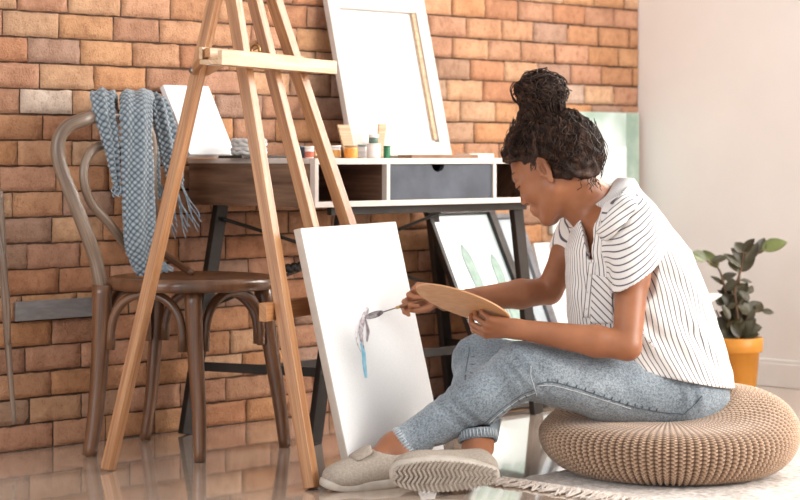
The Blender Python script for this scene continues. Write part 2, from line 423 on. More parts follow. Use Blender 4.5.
# big white-framed stretcher with its back to the room
A, u, up, nr, w = leaning(349.5, 447.5, 0.155, Zd+0.002, 0.52)
st = thing('stretched_canvas', A+u*w/2, 'large white framed canvas showing its stretcher, leaning on the bricks on the desk', 'canvas')
def lb(mb, a, b, z0, z1, t0, t1): return mb.wbox(a, b, z0, z1, t0, t1, A, u, up, nr)
H = 0.52; fw = 0.048
mb = MB()
lb(mb, 0, fw, 0, H, 0, .022); lb(mb, w-fw, w, 0, H, 0, .022); lb(mb, fw, w-fw, 0, fw*0.95, 0, .0219); lb(mb, fw, w-fw, H-fw, H, 0, .0219)
build('frame', mb, mottled('frame_white', 'BDB5AD', 'C9C1BA', 14, 0.5), st, bevel=0.002)
mb = MB(); lb(mb, fw+.001, w-fw-.001, fw*.95+.001, H-fw-.001, 0.002, .006); build('canvas_sheet', mb, M['canvas'], st)
mb = MB(); lb(mb, w-fw-.016, w-fw-.001, fw+.006, H-fw-.001, 0.0065, .017); build('inner_rail', mb, M['tan'], st)
# small blank canvas at the left end
A, u, up, nr, w = leaning(193, 232, 0.150, Zd+0.002, 0.232)
mb = MB(); wd = 0.168; A2 = A + u*(w-wd)
mb.wbox(0, wd, 0, 0.232, 0, 0.018, A2, u, up, nr)
sc_ = build('small_canvas', mb, M['canvas'], bevel=0.001, loc=A2+u*wd/2)
props(sc_, 'small blank white canvas leaning on the bricks at the left end of the desk', 'canvas')
# white woven basket on a dark notebook
P = ray_wall(249, 0.27); P.z = Zd
mb = MB(); mb.wbox(-0.07, 0.10, -0.05, 0.05, 0.0, 0.008, P, U, N)
nb_ = build('notebook', mb, mottled('dark_cover', '2C2420', '3A302B', 20, 0.6), bevel=0.001, loc=P)
props(nb_, 'thin dark notebook lying under the white ribbed basket on the desk', 'notebook')
Pb = P+Vector((0, 0, 0.0086))
t = thing('ribbed_basket', Pb, 'small white basket of wavy ribs standing on the dark notebook', 'basket')
mb = MB()
for k in range(4):
    pts = [Pb+Vector(((0.044+0.0025*math.sin(a*9+k*PI))*math.cos(a), (0.044+0.0025*math.sin(a*9+k*PI))*math.sin(a), 0.0065+k*0.0115+0.002*math.sin(a*9))) for a in [2*PI*i/72 for i in range(72)]]
    mb.tube(pts, 0.0064, 8, closed=True)
build('basket_wall', mb, mottled('white_cord', 'B9B4B0', 'D8D3CE', 60, 0.8), t)
mb = MB(); mb.lathe(Pb, [(0.0005, 0.001), (0.03, 0.001), (0.03, 0.005), (0.0005, 0.005)], 24); build('basket_base', mb, M['white_paint'], t)
# flat notebook and white pad at the right
P = ray_wall(441, 0.42); P.z = Zd
mb = MB(); mb.wbox(-0.12, 0.10, -0.05, 0.05, 0, 0.010, P, (U*0.93+N*0.36).normalized(), (N*0.93-U*0.36).normalized())
props(build('notebook', mb, mottled('brown_cover', '8A6248', 'A0775A', 20, 0.6), bevel=0.001, loc=P), 'flat brown notebook lying on the desk above the grey drawer', 'notebook')
P = ray_wall(476, 0.36); P.z = Zd
mb = MB(); mb.wbox(-0.06, 0.05, -0.03, 0.03, 0, 0.014, P, U, N)
props(build('paper_pad', mb, M['white_paint'], bevel=0.001, loc=P), 'small white paper pad beside the brown notebook on the desk', 'paper pad')
# paint jars
def jar(px, dist, r, h, paint, body, lid, lidh, label, fill=0.75, base=Zd, name='paint_jar', group=None):
    P = ray_wall(px, dist); P.z = base
    t = thing(name, P, label, 'jar', group)
    mb = MB(); mb.lathe(P, [(0.0005, 0), (r*.9, 0), (r, .003), (r, h*.9), (r*.9, h), (0.0005, h)], 28); j = build('body', mb, body, t)
    if paint:
        mb = MB(); mb.lathe(P, [(r*1.004, .003), (r*1.012, .004), (r*1.012, h*fill-.001), (r*1.004, h*fill)], 28); build('paint_band', mb, paint, t)
    mb = MB(); mb.lathe(P+Vector((0, 0, h+0.0002)), [(0.0005, 0), (r*1.04, 0), (r*1.06, .001), (r*1.06, lidh-.001), (r*1.02, lidh), (0.0005, lidh)], 28); build('lid', mb, lid, t)
    return P
def paint(n, a, b): return mottled(n, a, b, 40, 0.35)
mt_clear = mottled('cloudy_plastic', 'DCD5CE', 'EDE8E2', 30, 0.25)
mt_white = mottled('white_plastic', 'E8E4E0', 'F4F1EE', 30, 0.3)
mt_green = paint('green_paint', '2E7A55', '3F8C66')
pg = 'paint jars on the desk'
jar(300, 0.30, .014, .030, None, paint('navy_plastic', '39414D', '525B68'), paint('navy_lid', '59616D', '6A727D'), .006, 'dark grey-blue paint jar, the leftmost in the row of jars', group=pg)
jar(309.5, 0.33, .013, .028, paint('red_paint', 'B5523A', 'C76548'), mt_clear, mt_clear, .006, 'small jar of brick red paint between the grey-blue and orange jars', .7, group=pg)
jar(334.5, 0.31, .0185, .031, paint('ochre_paint', 'D79B4A', 'E3AE62'), mt_clear, mt_clear, .006, 'pot of pale ochre paint with a cloudy lid left of the brown lidded pot', .78, group=pg)
jar(351, 0.36, .0195, .032, paint('orange_paint', 'E08A2B', 'EB9C3D'), paint('amber_body', 'E0A25A', 'E9B06C'), paint('brown_lid', '9C7B55', 'B39470'), .005, 'pot of bright orange paint with a brownish lid', .85, group=pg)
jar(362, 0.28, .015, .034, paint('label_grey', 'C9C8C8', 'DAD9D9'), mt_white, paint('grey_green_lid', '8B9A94', 'A2AFAA'), .006, 'white jar with a grey label behind the large white jar', .6, group=pg)
pj = jar(373.5, 0.33, .0205, .040, None, mt_white, mt_white, .003, 'large white jar carrying a dark green jar on its lid', group=pg)
jar(373.5, 0.33, .0145, .017, None, paint('dark_green_plastic', '4F6657', '60786A'), mt_white, .010, 'small dark green jar with a white lid standing on the large white jar', base=Zd+0.0438, group=pg)
jar(387, 0.30, .0105, .031, None, mt_green, paint('green_lid', '2A6F4B', '387D59'), .006, 'narrow bright green paint bottle right of the large white jar', name='paint_bottle', group=pg)
# little pieces of wood behind the jars
def sliver(quad, dist, th, mat, label, name='wood_offcut'):
    pts = []
    for px, py in quad:
        q = ray_wall(px, dist); q.z = CAM_H-(py-PY0)*q.y/FPX; pts.append(q)
    zmin = min(p.z for p in pts)
    for p in pts: p.z += Zd+0.001-zmin
    mb = MB(); mb.prism(pts, -N*th); return props(build(name, mb, mat, bevel=0.0008, loc=pts[0]), label, 'wood offcut')
sliver([(346, 156), (356, 156), (350, 123), (338, 123)], 0.215, 0.006, M['tan'], 'tan wooden offcut standing behind the ochre and orange pots')
sliver([(377, 156), (383, 156), (387, 122), (379, 122)], 0.225, 0.006, M['tan'], 'narrow tan wooden offcut standing behind the dark green jar')
P0 = ray_wall(331, 0.2); P0.z = Zd+0.006; P1 = ray_wall(312, 0.05); P1.z = 0.8+57*P1.y/2000
P0 = P0 + N*0.0
t = thing('table_easel', P0, 'small pale wooden tabletop easel folded against the bricks behind the jars', 'easel')
for a, b in ((P0, P1), (P0-U*0.06+Vector((0, 0, 0)), P1)):
    mb = MB(); mb.beam(a, b, 0.011, 0.008, U); build('leg', mb, M['easel_pale'], t, bevel=0.001)

# ------------------------------------------------------------------ pictures under the desk, canvas and painting beyond
def cactus_picture(px0, px1, d0, H, name, label, mat_art, detail=True, d1=0.1, frame=M['metal_dark'], z0=0.002):
    A, u, up, nr, w = leaning(px0, px1, d0, z0, H, d1=d1)
    t = thing(name, A+u*w/2, label, 'picture')
    f = 0.016; mb = MB()
    for (a, b, c, d) in ((0, f, 0, H), (w-f*1.9, w, 0, H), (f, w-f*1.9, 0, f), (f, w-f*1.9, H-f, H)): mb.wbox(a, b, c, d, 0, 0.02 if a != f else 0.0199, A, u, up, nr)
    build('frame', mb, frame, t, bevel=0.0015)
    mb = MB(); mb.wbox(f+.001, w-f*1.9-.001, f+.001, H-f-.001, 0.001, 0.006, A, u, up, nr); art = build('print', mb, mat_art, t)
    if detail:
        mb = MB(); gm = mottled('pale_green_print', '87A094', '9DB3A8', 40, 0.5)
        for (cx_, z_, hh, rr, ln) in ((0.47, 0.20, 0.37, 0.024, -.035), (0.27, 0.20, 0.22, 0.019, -.02), (0.78, 0.20, 0.33, 0.023, -.01), (0.64, 0.20, 0.20, 0.016, .0)):
            pts = [A+u*(w*cx_+ln*k/15)+up*(z_+hh*k/15)+nr*0.0062 for k in range(16)]
            mb.tube(pts, [rr*math.sqrt(max(.02, 1-max(0, (k/15-.8)/.2)**2)) for k in range(16)], 10, flat=0.03, ref=nr)
        build('printed_cactus', mb, gm, art)
    return t
M['glass_print'] = mottled('glazed_print', 'B6C4C4', 'C8D4D3', 3, 0.12, coat=0.6)
cactus_picture(496, 563, 0.40, 0.690, 'framed_picture', 'dark framed picture of pale green cactus shapes leaning under the desk', M['glass_print'], d1=0.085)
cactus_picture(536, 579, 0.335, 0.655, 'framed_picture', 'pale framed picture partly hidden behind the cactus picture under the desk', mottled('pale_grey_print', 'AEB7BD', 'C6CDD0', 5, 0.2), False, d1=0.06, frame=mottled('grey_frame', '5D5A5B', '77767A', 20, 0.4))

A, u, up, nr, w = leaning(563, 640, 0.17, 0.002, 0.512, d1=0.02)
mb = MB(); mb.wbox(0, w, 0, 0.512, 0, 0.02, A, u, up, nr)
props(build('blank_canvas', mb, M['canvas'], bevel=0.001, loc=A+u*w/2), 'blank white canvas leaning at the far end of the brick wall behind the woman', 'canvas')
tp = NT('green_blurred_painting'); v = tp.coord('Object'); f = tp.noise(v, 6.5, 2, 0.4)
tp.l(tp.ramp(f, [(0.3, '9FB5A6'), (0.42, 'B9CBC2'), (0.52, 'D3DEDB'), (0.7, 'E6ECEB')]), tp.b.inputs['Base Color']); tp.set(0.35)
t = thing('landscape_painting', WALL0+U*2.5+N*0.03+Vector((0, 0, .73)), 'pale green and white blurred painting on the bricks behind the woman\'s head', 'painting')
mb = MB(); mb.wbox(2.25, 2.735, 0.017, 0.036, 0.525, 0.953, WALL0, U, N); build('painted_panel', mb, tp.m, t, bevel=0.002)
mb = MB(); mb.wbox(2.66, 2.734, 0.0363, 0.0368, 0.56, 0.952, WALL0, U, N); build('green_margin', mb, mottled('green_margin', '8FA596', 'B4C4B6', 12, 0.4), t)
mb = MB(); mb.wbox(2.40, 2.66, 0.0363, 0.0369, 0.70, 0.83, WALL0, U, N); build('white_patch', mb, mottled('white_patch', 'E9EFEF', 'F3F6F6', 8, 0.4), t)

# ------------------------------------------------------------------ easel
D_ = Vector((0.42, 0.91, 0)).normalized(); EN = Vector((0.91, -0.42, 0)).normalized()
F2, F4, F3 = Vector((-0.210, 4.78, 0)), Vector((0.064, 5.34, 0)), Vector((-0.068, 5.06, 0))
T0 = Vector((-0.415, 5.12, 1.368)); T2, T4 = T0 - D_*0.08, T0 + D_*0.08
F1 = G(108, 471); UPZ = Vector((0, 0, 1))
easel = thing('easel', (F2+F4+F1)/3, 'tall wooden A-frame painting easel with a paint tray, holding the white canvas', 'easel')
def ext(p, q, z): t = (z-p.z)/(q.z-p.z); return p+(q-p)*t
for f, tt, w_, nm in ((F2, T2, 0.030, 'leg'), (F4, T4, 0.030, 'leg')):
    mb = MB(); mb.beam(f+UPZ*0.004, ext(f, tt, 1.46), w_, 0.036, EN); build(nm, mb, M['easel'], easel, bevel=0.002)
off = -EN*0.0
mb = MB(); mb.beam(ext(F3, T0, 0.36)+off, ext(F3, T0, 1.50)+off, 0.028, 0.034, EN); build('mast', mb, M['easel'], easel, bevel=0.002)
mb = MB(); RT = ext(F3, T0, 1.40)-EN*0.006; mb.beam(F1+UPZ*0.004, RT, 0.036, 0.026, D_); build('rear_leg', mb, M['easel'], easel, bevel=0.002)
mb = MB(); c = ext(F3, T0, 1.42)+EN*0.026; mb.beam(c-D_*0.12, c+D_*0.12, 0.05, 0.018, UPZ); build('head_block', mb, M['easel'], easel, bevel=0.002)
# lower bar
c2, c4 = ext(F2, T2, 0.42), ext(F4, T4, 0.42); c = -EN*0.029
mb = MB(); mb.beam(c2-D_*0.052+c, c4+D_*0.06+c, 0.045, 0.022, UPZ); build('crossbar', mb, M['easel'], easel, bevel=0.002)
# tray
tz = 1.035; t2, t4 = ext(F2, T2, tz), ext(F4, T4, tz); c = (t2+t4)/2 + EN*0.052
tA = V(223, 58, 4.93); tA.z = tz
tdir = D_; tray0 = t2 - D_*((t2-tA).dot(D_)+0.178) + EN*0.018
mb = MB(); mb.wbox(0, 0.60, 0, 0.052, -0.020, -0.008, tray0, tdir, EN); tb = build('tray', mb, M['easel_pale'], easel, bevel=0.0015)
mb = MB(); mb.wbox(-0.004, 0.604, 0.0525, 0.064, -0.022, 0.013, tray0, tdir, EN); build('tray_lip', mb, M['easel_pale'], tb, bevel=0.0015)
mb = MB(); mb.wbox(0.0, 0.52, -0.002, 0.008, -0.0075, 0.022, tray0, tdir, EN); build('tray_rail', mb, M['easel_pale'], tb, bevel=0.0015)
# stay bars from the rear leg to the tray
rb = ext(F1, RT, 1.015)
mb = MB(); mb.beam(rb-D_*0.022, tray0+EN*0.03+UPZ*0.008-D_*0.012, 0.022, 0.012, UPZ); build('stay_bar', mb, M['easel'], easel, bevel=0.0015)
mb = MB(); mb.beam(rb+D_*0.022-UPZ*0.005, ext(F3, T0, 1.085)-EN*0.022, 0.022, 0.012, UPZ); build('stay_bar', mb, M['easel'], easel, bevel=0.0015)
mb = MB(); mb.tube([rb-D_*0.034, rb+D_*0.032], 0.0045, 12); mb.tube([rb-D_*0.037, rb-D_*0.029], 0.008, 12); build('bolt', mb, mottled('steel', '8C8780', 'A7A29B', 30, 0.3, 0.9), easel)
hk = tray0+D_*0.30+UPZ*0.03-EN*0.014
mb = MB(); mb.tube([hk+Vector((0, 0, 0))+EN*(0.012*math.cos(a))+UPZ*(0.012*math.sin(a)) for a in [PI*1.6*i/14-0.5 for i in range(15)]], 0.003, 8); build('hook', mb, mottled('brass', 'A9824E', 'C29C66', 30, 0.35, 0.8), easel)

# ------------------------------------------------------------------ canvas standing on the easel
k = 0.98
CA = Vector((-0.126*k+0.010, 4.95*k, 0.003)); CW, CH = 0.556, 0.634
lean = (Vector((-0.135*k, 0.062*k, 0.62))).normalized(); cu = D_
cup = (lean - cu*lean.dot(cu)).normalized(); cn = cup.cross(cu); cn = cn if cn.dot(EN) > 0 else -cn
mb = MB(); mb.wbox(0, CW, 0, CH, -0.020, -0.0002, CA, cu, cup, cn)
canvas = build('painting_canvas', mb, M['canvas_side'], bevel=0.002, loc=CA+cu*CW/2)
props(canvas, 'large white canvas with a blue paint stroke, standing against the wooden easel', 'canvas')
mb = MB(); mb.wbox(0.001, CW-0.001, 0.001, CH-0.001, 0, 0.0008, CA, cu, cup, cn); face = build('canvas_face', mb, M['canvas'], canvas)
def on_canvas(px, py, off=0.001):
    d = Vector(((px-PX0)/FPX, 1, -(py-PY0)/FPX)); o = Vector((0, 0, CAM_H)); q = CA+cn*off
    return o + d*((q-o).dot(cn)/d.dot(cn))
def stroke(pts, ws, mat, name, off=0.0012):
    L = catmull([on_canvas(*p, off) for p in pts], 5); n = len(L); mb = MB()
    W_ = [ws[min(int(i/(n-1)*(len(ws)-1)), len(ws)-2)] for i in range(n)]
    W_ = [np.interp(i/(n-1)*(len(ws)-1), range(len(ws)), ws) for i in range(n)]
    P = []
    for i, p in enumerate(L):
        T = (L[min(i+1, n-1)]-L[max(i-1, 0)]).normalized(); S = cn.cross(T); row = []
        for j in range(9):
            v = (j/8-0.5)*2; jit = 1+0.22*mnoise.noise(Vector((i*0.7, j*2.1, ws[0]*900)))
            row.append(p+S*(v*W_[i]*jit)+cn*(0.0016*(1-v*v)*(1+0.6*mnoise.noise(Vector((i*.4, j*1.7, 3))))))
        P.append(row)
    mb.grid(P); return build(name, mb, mat, face)
mg1, mg2 = mottled('grey_paint', '8F8288', 'C9C3C8', 90, 0.35, bump=0.3, lo=.4, hi=.6), mottled('pale_grey_paint', 'C4C0C4', 'E4E2E4', 90, 0.4, lo=.4, hi=.6)
stroke([(361, 343), (363.5, 352), (364.5, 364), (366, 378)], [.006, .011, .011, .008], mottled('blue_paint', '6FBBD8', '9AD3E8', 60, 0.35, bump=0.2), 'paint_stroke', .0014)
stroke([(368, 308), (363, 320), (361, 334), (364, 350)], [.007, .010, .013, .003], mg1, 'paint_stroke', .0018)
stroke([(360, 316), (357, 328), (357, 341), (361, 352)], [.003, .008, .006, .002], mg2, 'paint_stroke', .0012)
stroke([(365, 318), (368, 330), (367, 342)], [.004, .009, .003], mottled('mauve_paint', '776A70', 'A79CA2', 90, 0.35), 'paint_stroke', .0022)

# ------------------------------------------------------------------ bentwood chair
RN, RF, FN, FF = G(91, 456), G(146, 440), G(200, 462), G(285, 447)      # feet: rear near, rear far, front near, front far
chair = thing('bentwood_chair', (RN+RF+FN+FF)/4, 'brown bentwood chair with a hooped back, standing by the brick wall', 'chair')
SZ = 0.462
SC = Vector((-0.560, 5.385, SZ))                                         # centre of the round seat
back_ax = Vector((0.105, 0.31, 0)).normalized(); fwd = Vector((0.95, -0.32, 0)).normalized()
back_ax = Vector((0.32, 0.95, 0))
sr = 0.225
mb = MB()
prof = [(0.0005, -.018), (sr-.03, -.018), (sr-.006, -.020), (sr, -.012), (sr+.001, .002), (sr-.006, .012), (sr-.02, .014), (sr-.032, .008), (0.0005, .004)]
mb.lathe(SC, prof, 56, Matrix(((1, 0, 0), (0, 0.98, 0), (0, 0, 1)))); build('seat', mb, M['chair'], chair)
def top_of(p, z): return p
rn_t, rf_t = Vector((-0.789, 5.30, SZ-.01)), Vector((-0.675, 5.57, SZ-.01))
fn_t, ff_t = V(193, 293, 5.22), V(262, 288, 5.44)
for f, t_, w_ in ((FN, fn_t, .017), (FF, ff_t, .017)):
    mb = MB(); pts = catmull([t_+UPZ*0.005, t_.lerp(f, .35), t_.lerp(f, .7)+fwd*0.003, f+UPZ*0.002], 5)
    mb.tube(pts, [lerp(.0245, .0165, i/(len(pts)-1)) for i in range(len(pts))], 14); build('leg', mb, M['chair'], chair)
# back hoop runs down into the rear legs
def hoop(P, r0, mat, name, n=7):
    mb = MB(); pts = catmull(P, n); mb.tube(pts, r0 if hasattr(r0, '__len__') else [r0]*len(pts), 14); return build(name, mb, mat, chair)
for side, (t_, f) in (('n', (rn_t, RN)), ('f', (rf_t, RF))):
    mb = MB(); pts = catmull([t_+UPZ*0.004, t_.lerp(f, .3)+fwd*.006, t_.lerp(f, .7)+fwd*.006, f+UPZ*0.002-fwd*.004], 6)
    mb.tube(pts, [lerp(.0275, .0195, i/(len(pts)-1))*(1 if side == 'n' else .8) for i in range(len(pts))], 14); build('leg', mb, M['chair'], chair)
n_side = [V(102, 292, 5.30), V(99, 276, 5.295), V(95, 258, 5.29), V(86, 232, 5.27), V(72, 196, 5.25), V(60, 165, 5.24), V(58, 143, 5.24), V(66, 128, 5.25), V(82, 120, 5.28)]
f_side = [V(118, 116, 5.44), V(140, 121, 5.56), V(150, 140, 5.60), V(150, 170, 5.60), V(152, 215, 5.59), V(156, 255, 5.57), V(157, 280, 5.56)]
hp = n_side + [V(98, 116, 5.36)] + f_side
hoop(hp, 0.0190, M['chair_grey'], 'back_hoop')
inner = [V(140, 266, 5.40), V(124, 243, 5.36), V(108, 222, 5.32), V(92, 204, 5.29), V(85, 186, 5.27), V(84, 168, 5.27), V(90, 153, 5.29), V(102, 145, 5.36), V(120, 143, 5.46), V(134, 150, 5.52), V(140, 170, 5.54), V(138, 200, 5.52), V(132, 225, 5.48), V(138, 266, 5.44)]
hoop(inner, 0.0125, M['chair_grey'], 'inner_loop')
# curved brace at the far side of the back
hoop([V(150, 238, 5.585), V(162, 252, 5.57), V(178, 264, 5.54), V(192, 273, 5.50)], 0.010, M['chair'], 'back_brace')
# bentwood arches under the seat, one between each two neighbouring legs
def arch(pa, pb, ina, inb, zt=0.435, zb=0.285):
    a0, b0 = pa+ina, pb+inb; a0.z = b0.z = zb; m = (a0+b0)/2; P = []
    for t_ in [i/22 for i in range(23)]:
        if t_ < 0.5: s = t_*2
        ang = PI*t_; x = math.cos(ang); h = math.sin(ang)**0.62
        p = m + (a0-m)*(x if abs(x) < 1 else x); p.z = zb + (zt-zb)*h; P.append(p)
    mb = MB(); mb.tube(P, 0.0125, 12); build('arch_brace', mb, M['chair'], chair)
def legat(t_, f, z): return f.lerp(t_, (z-f.z)/(t_.z-f.z))
L4 = {'rn': legat(rn_t, RN, .29), 'rf': legat(rf_t, RF, .29), 'fn': legat(fn_t, FN, .29), 'ff': legat(ff_t, FF, .29)}
for a, b in (('rn', 'fn'), ('fn', 'ff'), ('ff', 'rf'), ('rf', 'rn')):
    d = (L4[b]-L4[a]).normalized(); arch(L4[a], L4[b], d*0.036, d*-0.036)
for f in (FN, FF, RN, RF):
    mb = MB(); mb.lathe(Vector((f.x, f.y, 0)), [(.0005, .0001), (.012, .0001), (.014, .003), (.0005, .003)], 12); build('foot_pad', mb, M['metal_dark'], chair)

# ------------------------------------------------------------------ chunky knitted shawl hanging over the chair back
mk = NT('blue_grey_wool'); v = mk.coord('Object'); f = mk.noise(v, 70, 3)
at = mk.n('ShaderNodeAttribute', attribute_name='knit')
c = mk.ramp(at.outputs['Fac'], [(0.0, '2B3339'), (0.35, '6A7781'), (1.0, 'A9B5BC')])  # shade between the stitches is put into the colour, dark in the grooves
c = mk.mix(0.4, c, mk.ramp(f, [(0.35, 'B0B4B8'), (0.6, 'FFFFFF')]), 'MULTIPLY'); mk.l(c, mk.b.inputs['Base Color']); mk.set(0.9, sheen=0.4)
mk.bump(mk.noise(v, 400, 2), 0.4, 0.002)
def knit_lobe(mb, vals, path, width, nu=130, nv=260, cross=0.55, cols=7, phase=0.0, rowh=0.0095, tip=None):
    path = catmull(path, 12); m = len(path)
    ln = [0]
    for i in range(1, m): ln.append(ln[-1]+(path[i]-path[i-1]).length)
    ts = np.linspace(0, ln[-1], nv); P = []
    pa = np.array([list(p) for p in path]); pts = np.stack([np.interp(ts, ln, pa[:, q]) for q in range(3)], 1)
    for j in range(nv):
        T = Vector(pts[min(j+1, nv-1)]-pts[max(j-1, 0)]).normalized(); t = j/(nv-1)
        W_ = np.interp(t, [q[0] for q in width], [q[1] for q in width]); TH = np.interp(t, [q[0] for q in width], [q[2] for q in width])
        S = Vector((0.80, 0.60, 0)); S = (S - T*S.dot(T)).normalized(); Nn = T.cross(S)
        if Nn.y > 0 and abs(T.z) > 0.3: Nn = -Nn
        if abs(T.z) <= 0.3 and Nn.z < 0: Nn = -Nn
        row = []; sj = ts[j]
        for i in range(nu):
            a = 2*PI*i/nu; x, y = math.cos(a), math.sin(a)
            wr = 1+0.08*mnoise.noise(Vector((sj*14, x*2, phase*3)))
            ux = (x*W_+0.3*y*TH)/0.0078+.25*mnoise.noise(Vector((sj*30,x*3,phase))); vv = sj/0.0084
            kv = (abs(math.sin(PI*(ux+vv)*.5+phase)*math.sin(PI*(ux-vv)*.5)))**0.6; bump = 0.0032*kv*(1+.5*mnoise.noise(Vector((sj*90,x*9,phase))))
            fold = 0.0055*math.sin(3*x*2+phase+sj*9)
            p = Vector(pts[j]) + S*(x*(W_+bump)*wr) + Nn*((y*TH if y > 0 else y*TH*0.6) + (bump+fold*abs(y))*(1 if y > 0 else -1))
            row.append(p); vals.append(kv)
        P.append(row)
    P2 = [list(c) for c in zip(*P)]
    o = len(mb.v); mb.grid(P2, closed_u=True)
    # grid stores rows by i then j; reorder the knit values likewise
    seg = vals[-nu*nv:]; del vals[-nu*nv:]
    vals += [seg[j*nu+i] for i in range(nu) for j in range(nv)]
shawl_mb, kv = MB(), []
knit_lobe(shawl_mb, kv, [V(112, 150, 5.47), V(108, 110, 5.45), V(104, 97, 5.40), V(102, 98, 5.36), V(104, 115, 5.33), V(110, 140, 5.32), V(114, 165, 5.32), V(117, 190, 5.32)],
          [(0, .02, .010), (.2, .026, .013), (.35, .032, .016), (.55, .030, .016), (.8, .018, .012), (1, .006, .006)], cols=7, phase=0.3)
knit_lobe(shawl_mb, kv, [V(148, 200, 5.62), V(143, 110, 5.58), V(138, 99, 5.50), V(136, 100, 5.42), V(136, 120, 5.36), V(137, 150, 5.345), V(138, 190, 5.34), V(139, 225, 5.34), V(144, 255, 5.35), V(147, 273, 5.36)],
          [(0, .04, .013), (.28, .042, .018), (.38, .043, .020), (.6, .044, .021), (.8, .046, .020), (.93, .048, .020), (1, .030, .014)], cols=9, nv=440, phase=1.9)
knit_lobe(shawl_mb, kv, [V(150, 108, 5.60), V(154, 100, 5.56), V(159, 104, 5.52), V(164, 125, 5.50), V(170, 150, 5.50), V(174, 172, 5.50), V(176, 186, 5.50)],
          [(0, .02, .012), (.2, .026, .014), (.5, .030, .016), (.8, .032, .013), (1, .022, .008)], cols=6, phase=0.9)
shawl = build('knitted_shawl', shawl_mb, mk.m, loc=V(130, 100, 5.45))
props(shawl, 'chunky blue-grey knitted shawl draped over the back of the bentwood chair', 'shawl')
ka = shawl.data.attributes.new('knit', 'FLOAT', 'POINT'); ka.data.foreach_set('value', kv)
mb = MB(); r = random.Random(3)
def tassel(p, L_, dx, dy=0.0):
    for q in range(4):
        a = p+Vector((r.uniform(-.006, .006), r.uniform(-.004, .004), 0)); pts = [a]
        for k in range(1, 7):
            t_ = k/6; pts.append(a+Vector((dx*t_+0.007*math.sin(t_*6+q)*t_, dy*t_, -L_*t_*(1-.1*q))))
        mb.tube(catmull(pts, 3), 0.0018, 5)
for x in (160, 164, 168, 172, 176, 180): tassel(V(x, 184, 5.50), r.uniform(.09, .15), r.uniform(.01, .05))
for x in (114, 117, 120): tassel(V(x, 186, 5.315), .03, 0.0)
for x in range(131, 164, 4): tassel(V(x, 262, 5.335), .028, .02)
fr_ = build('fringe', mb, mottled('wool_fringe', '74828C', '9FADB6', 80, 0.9), shawl); fr_['kind'] = 'stuff'

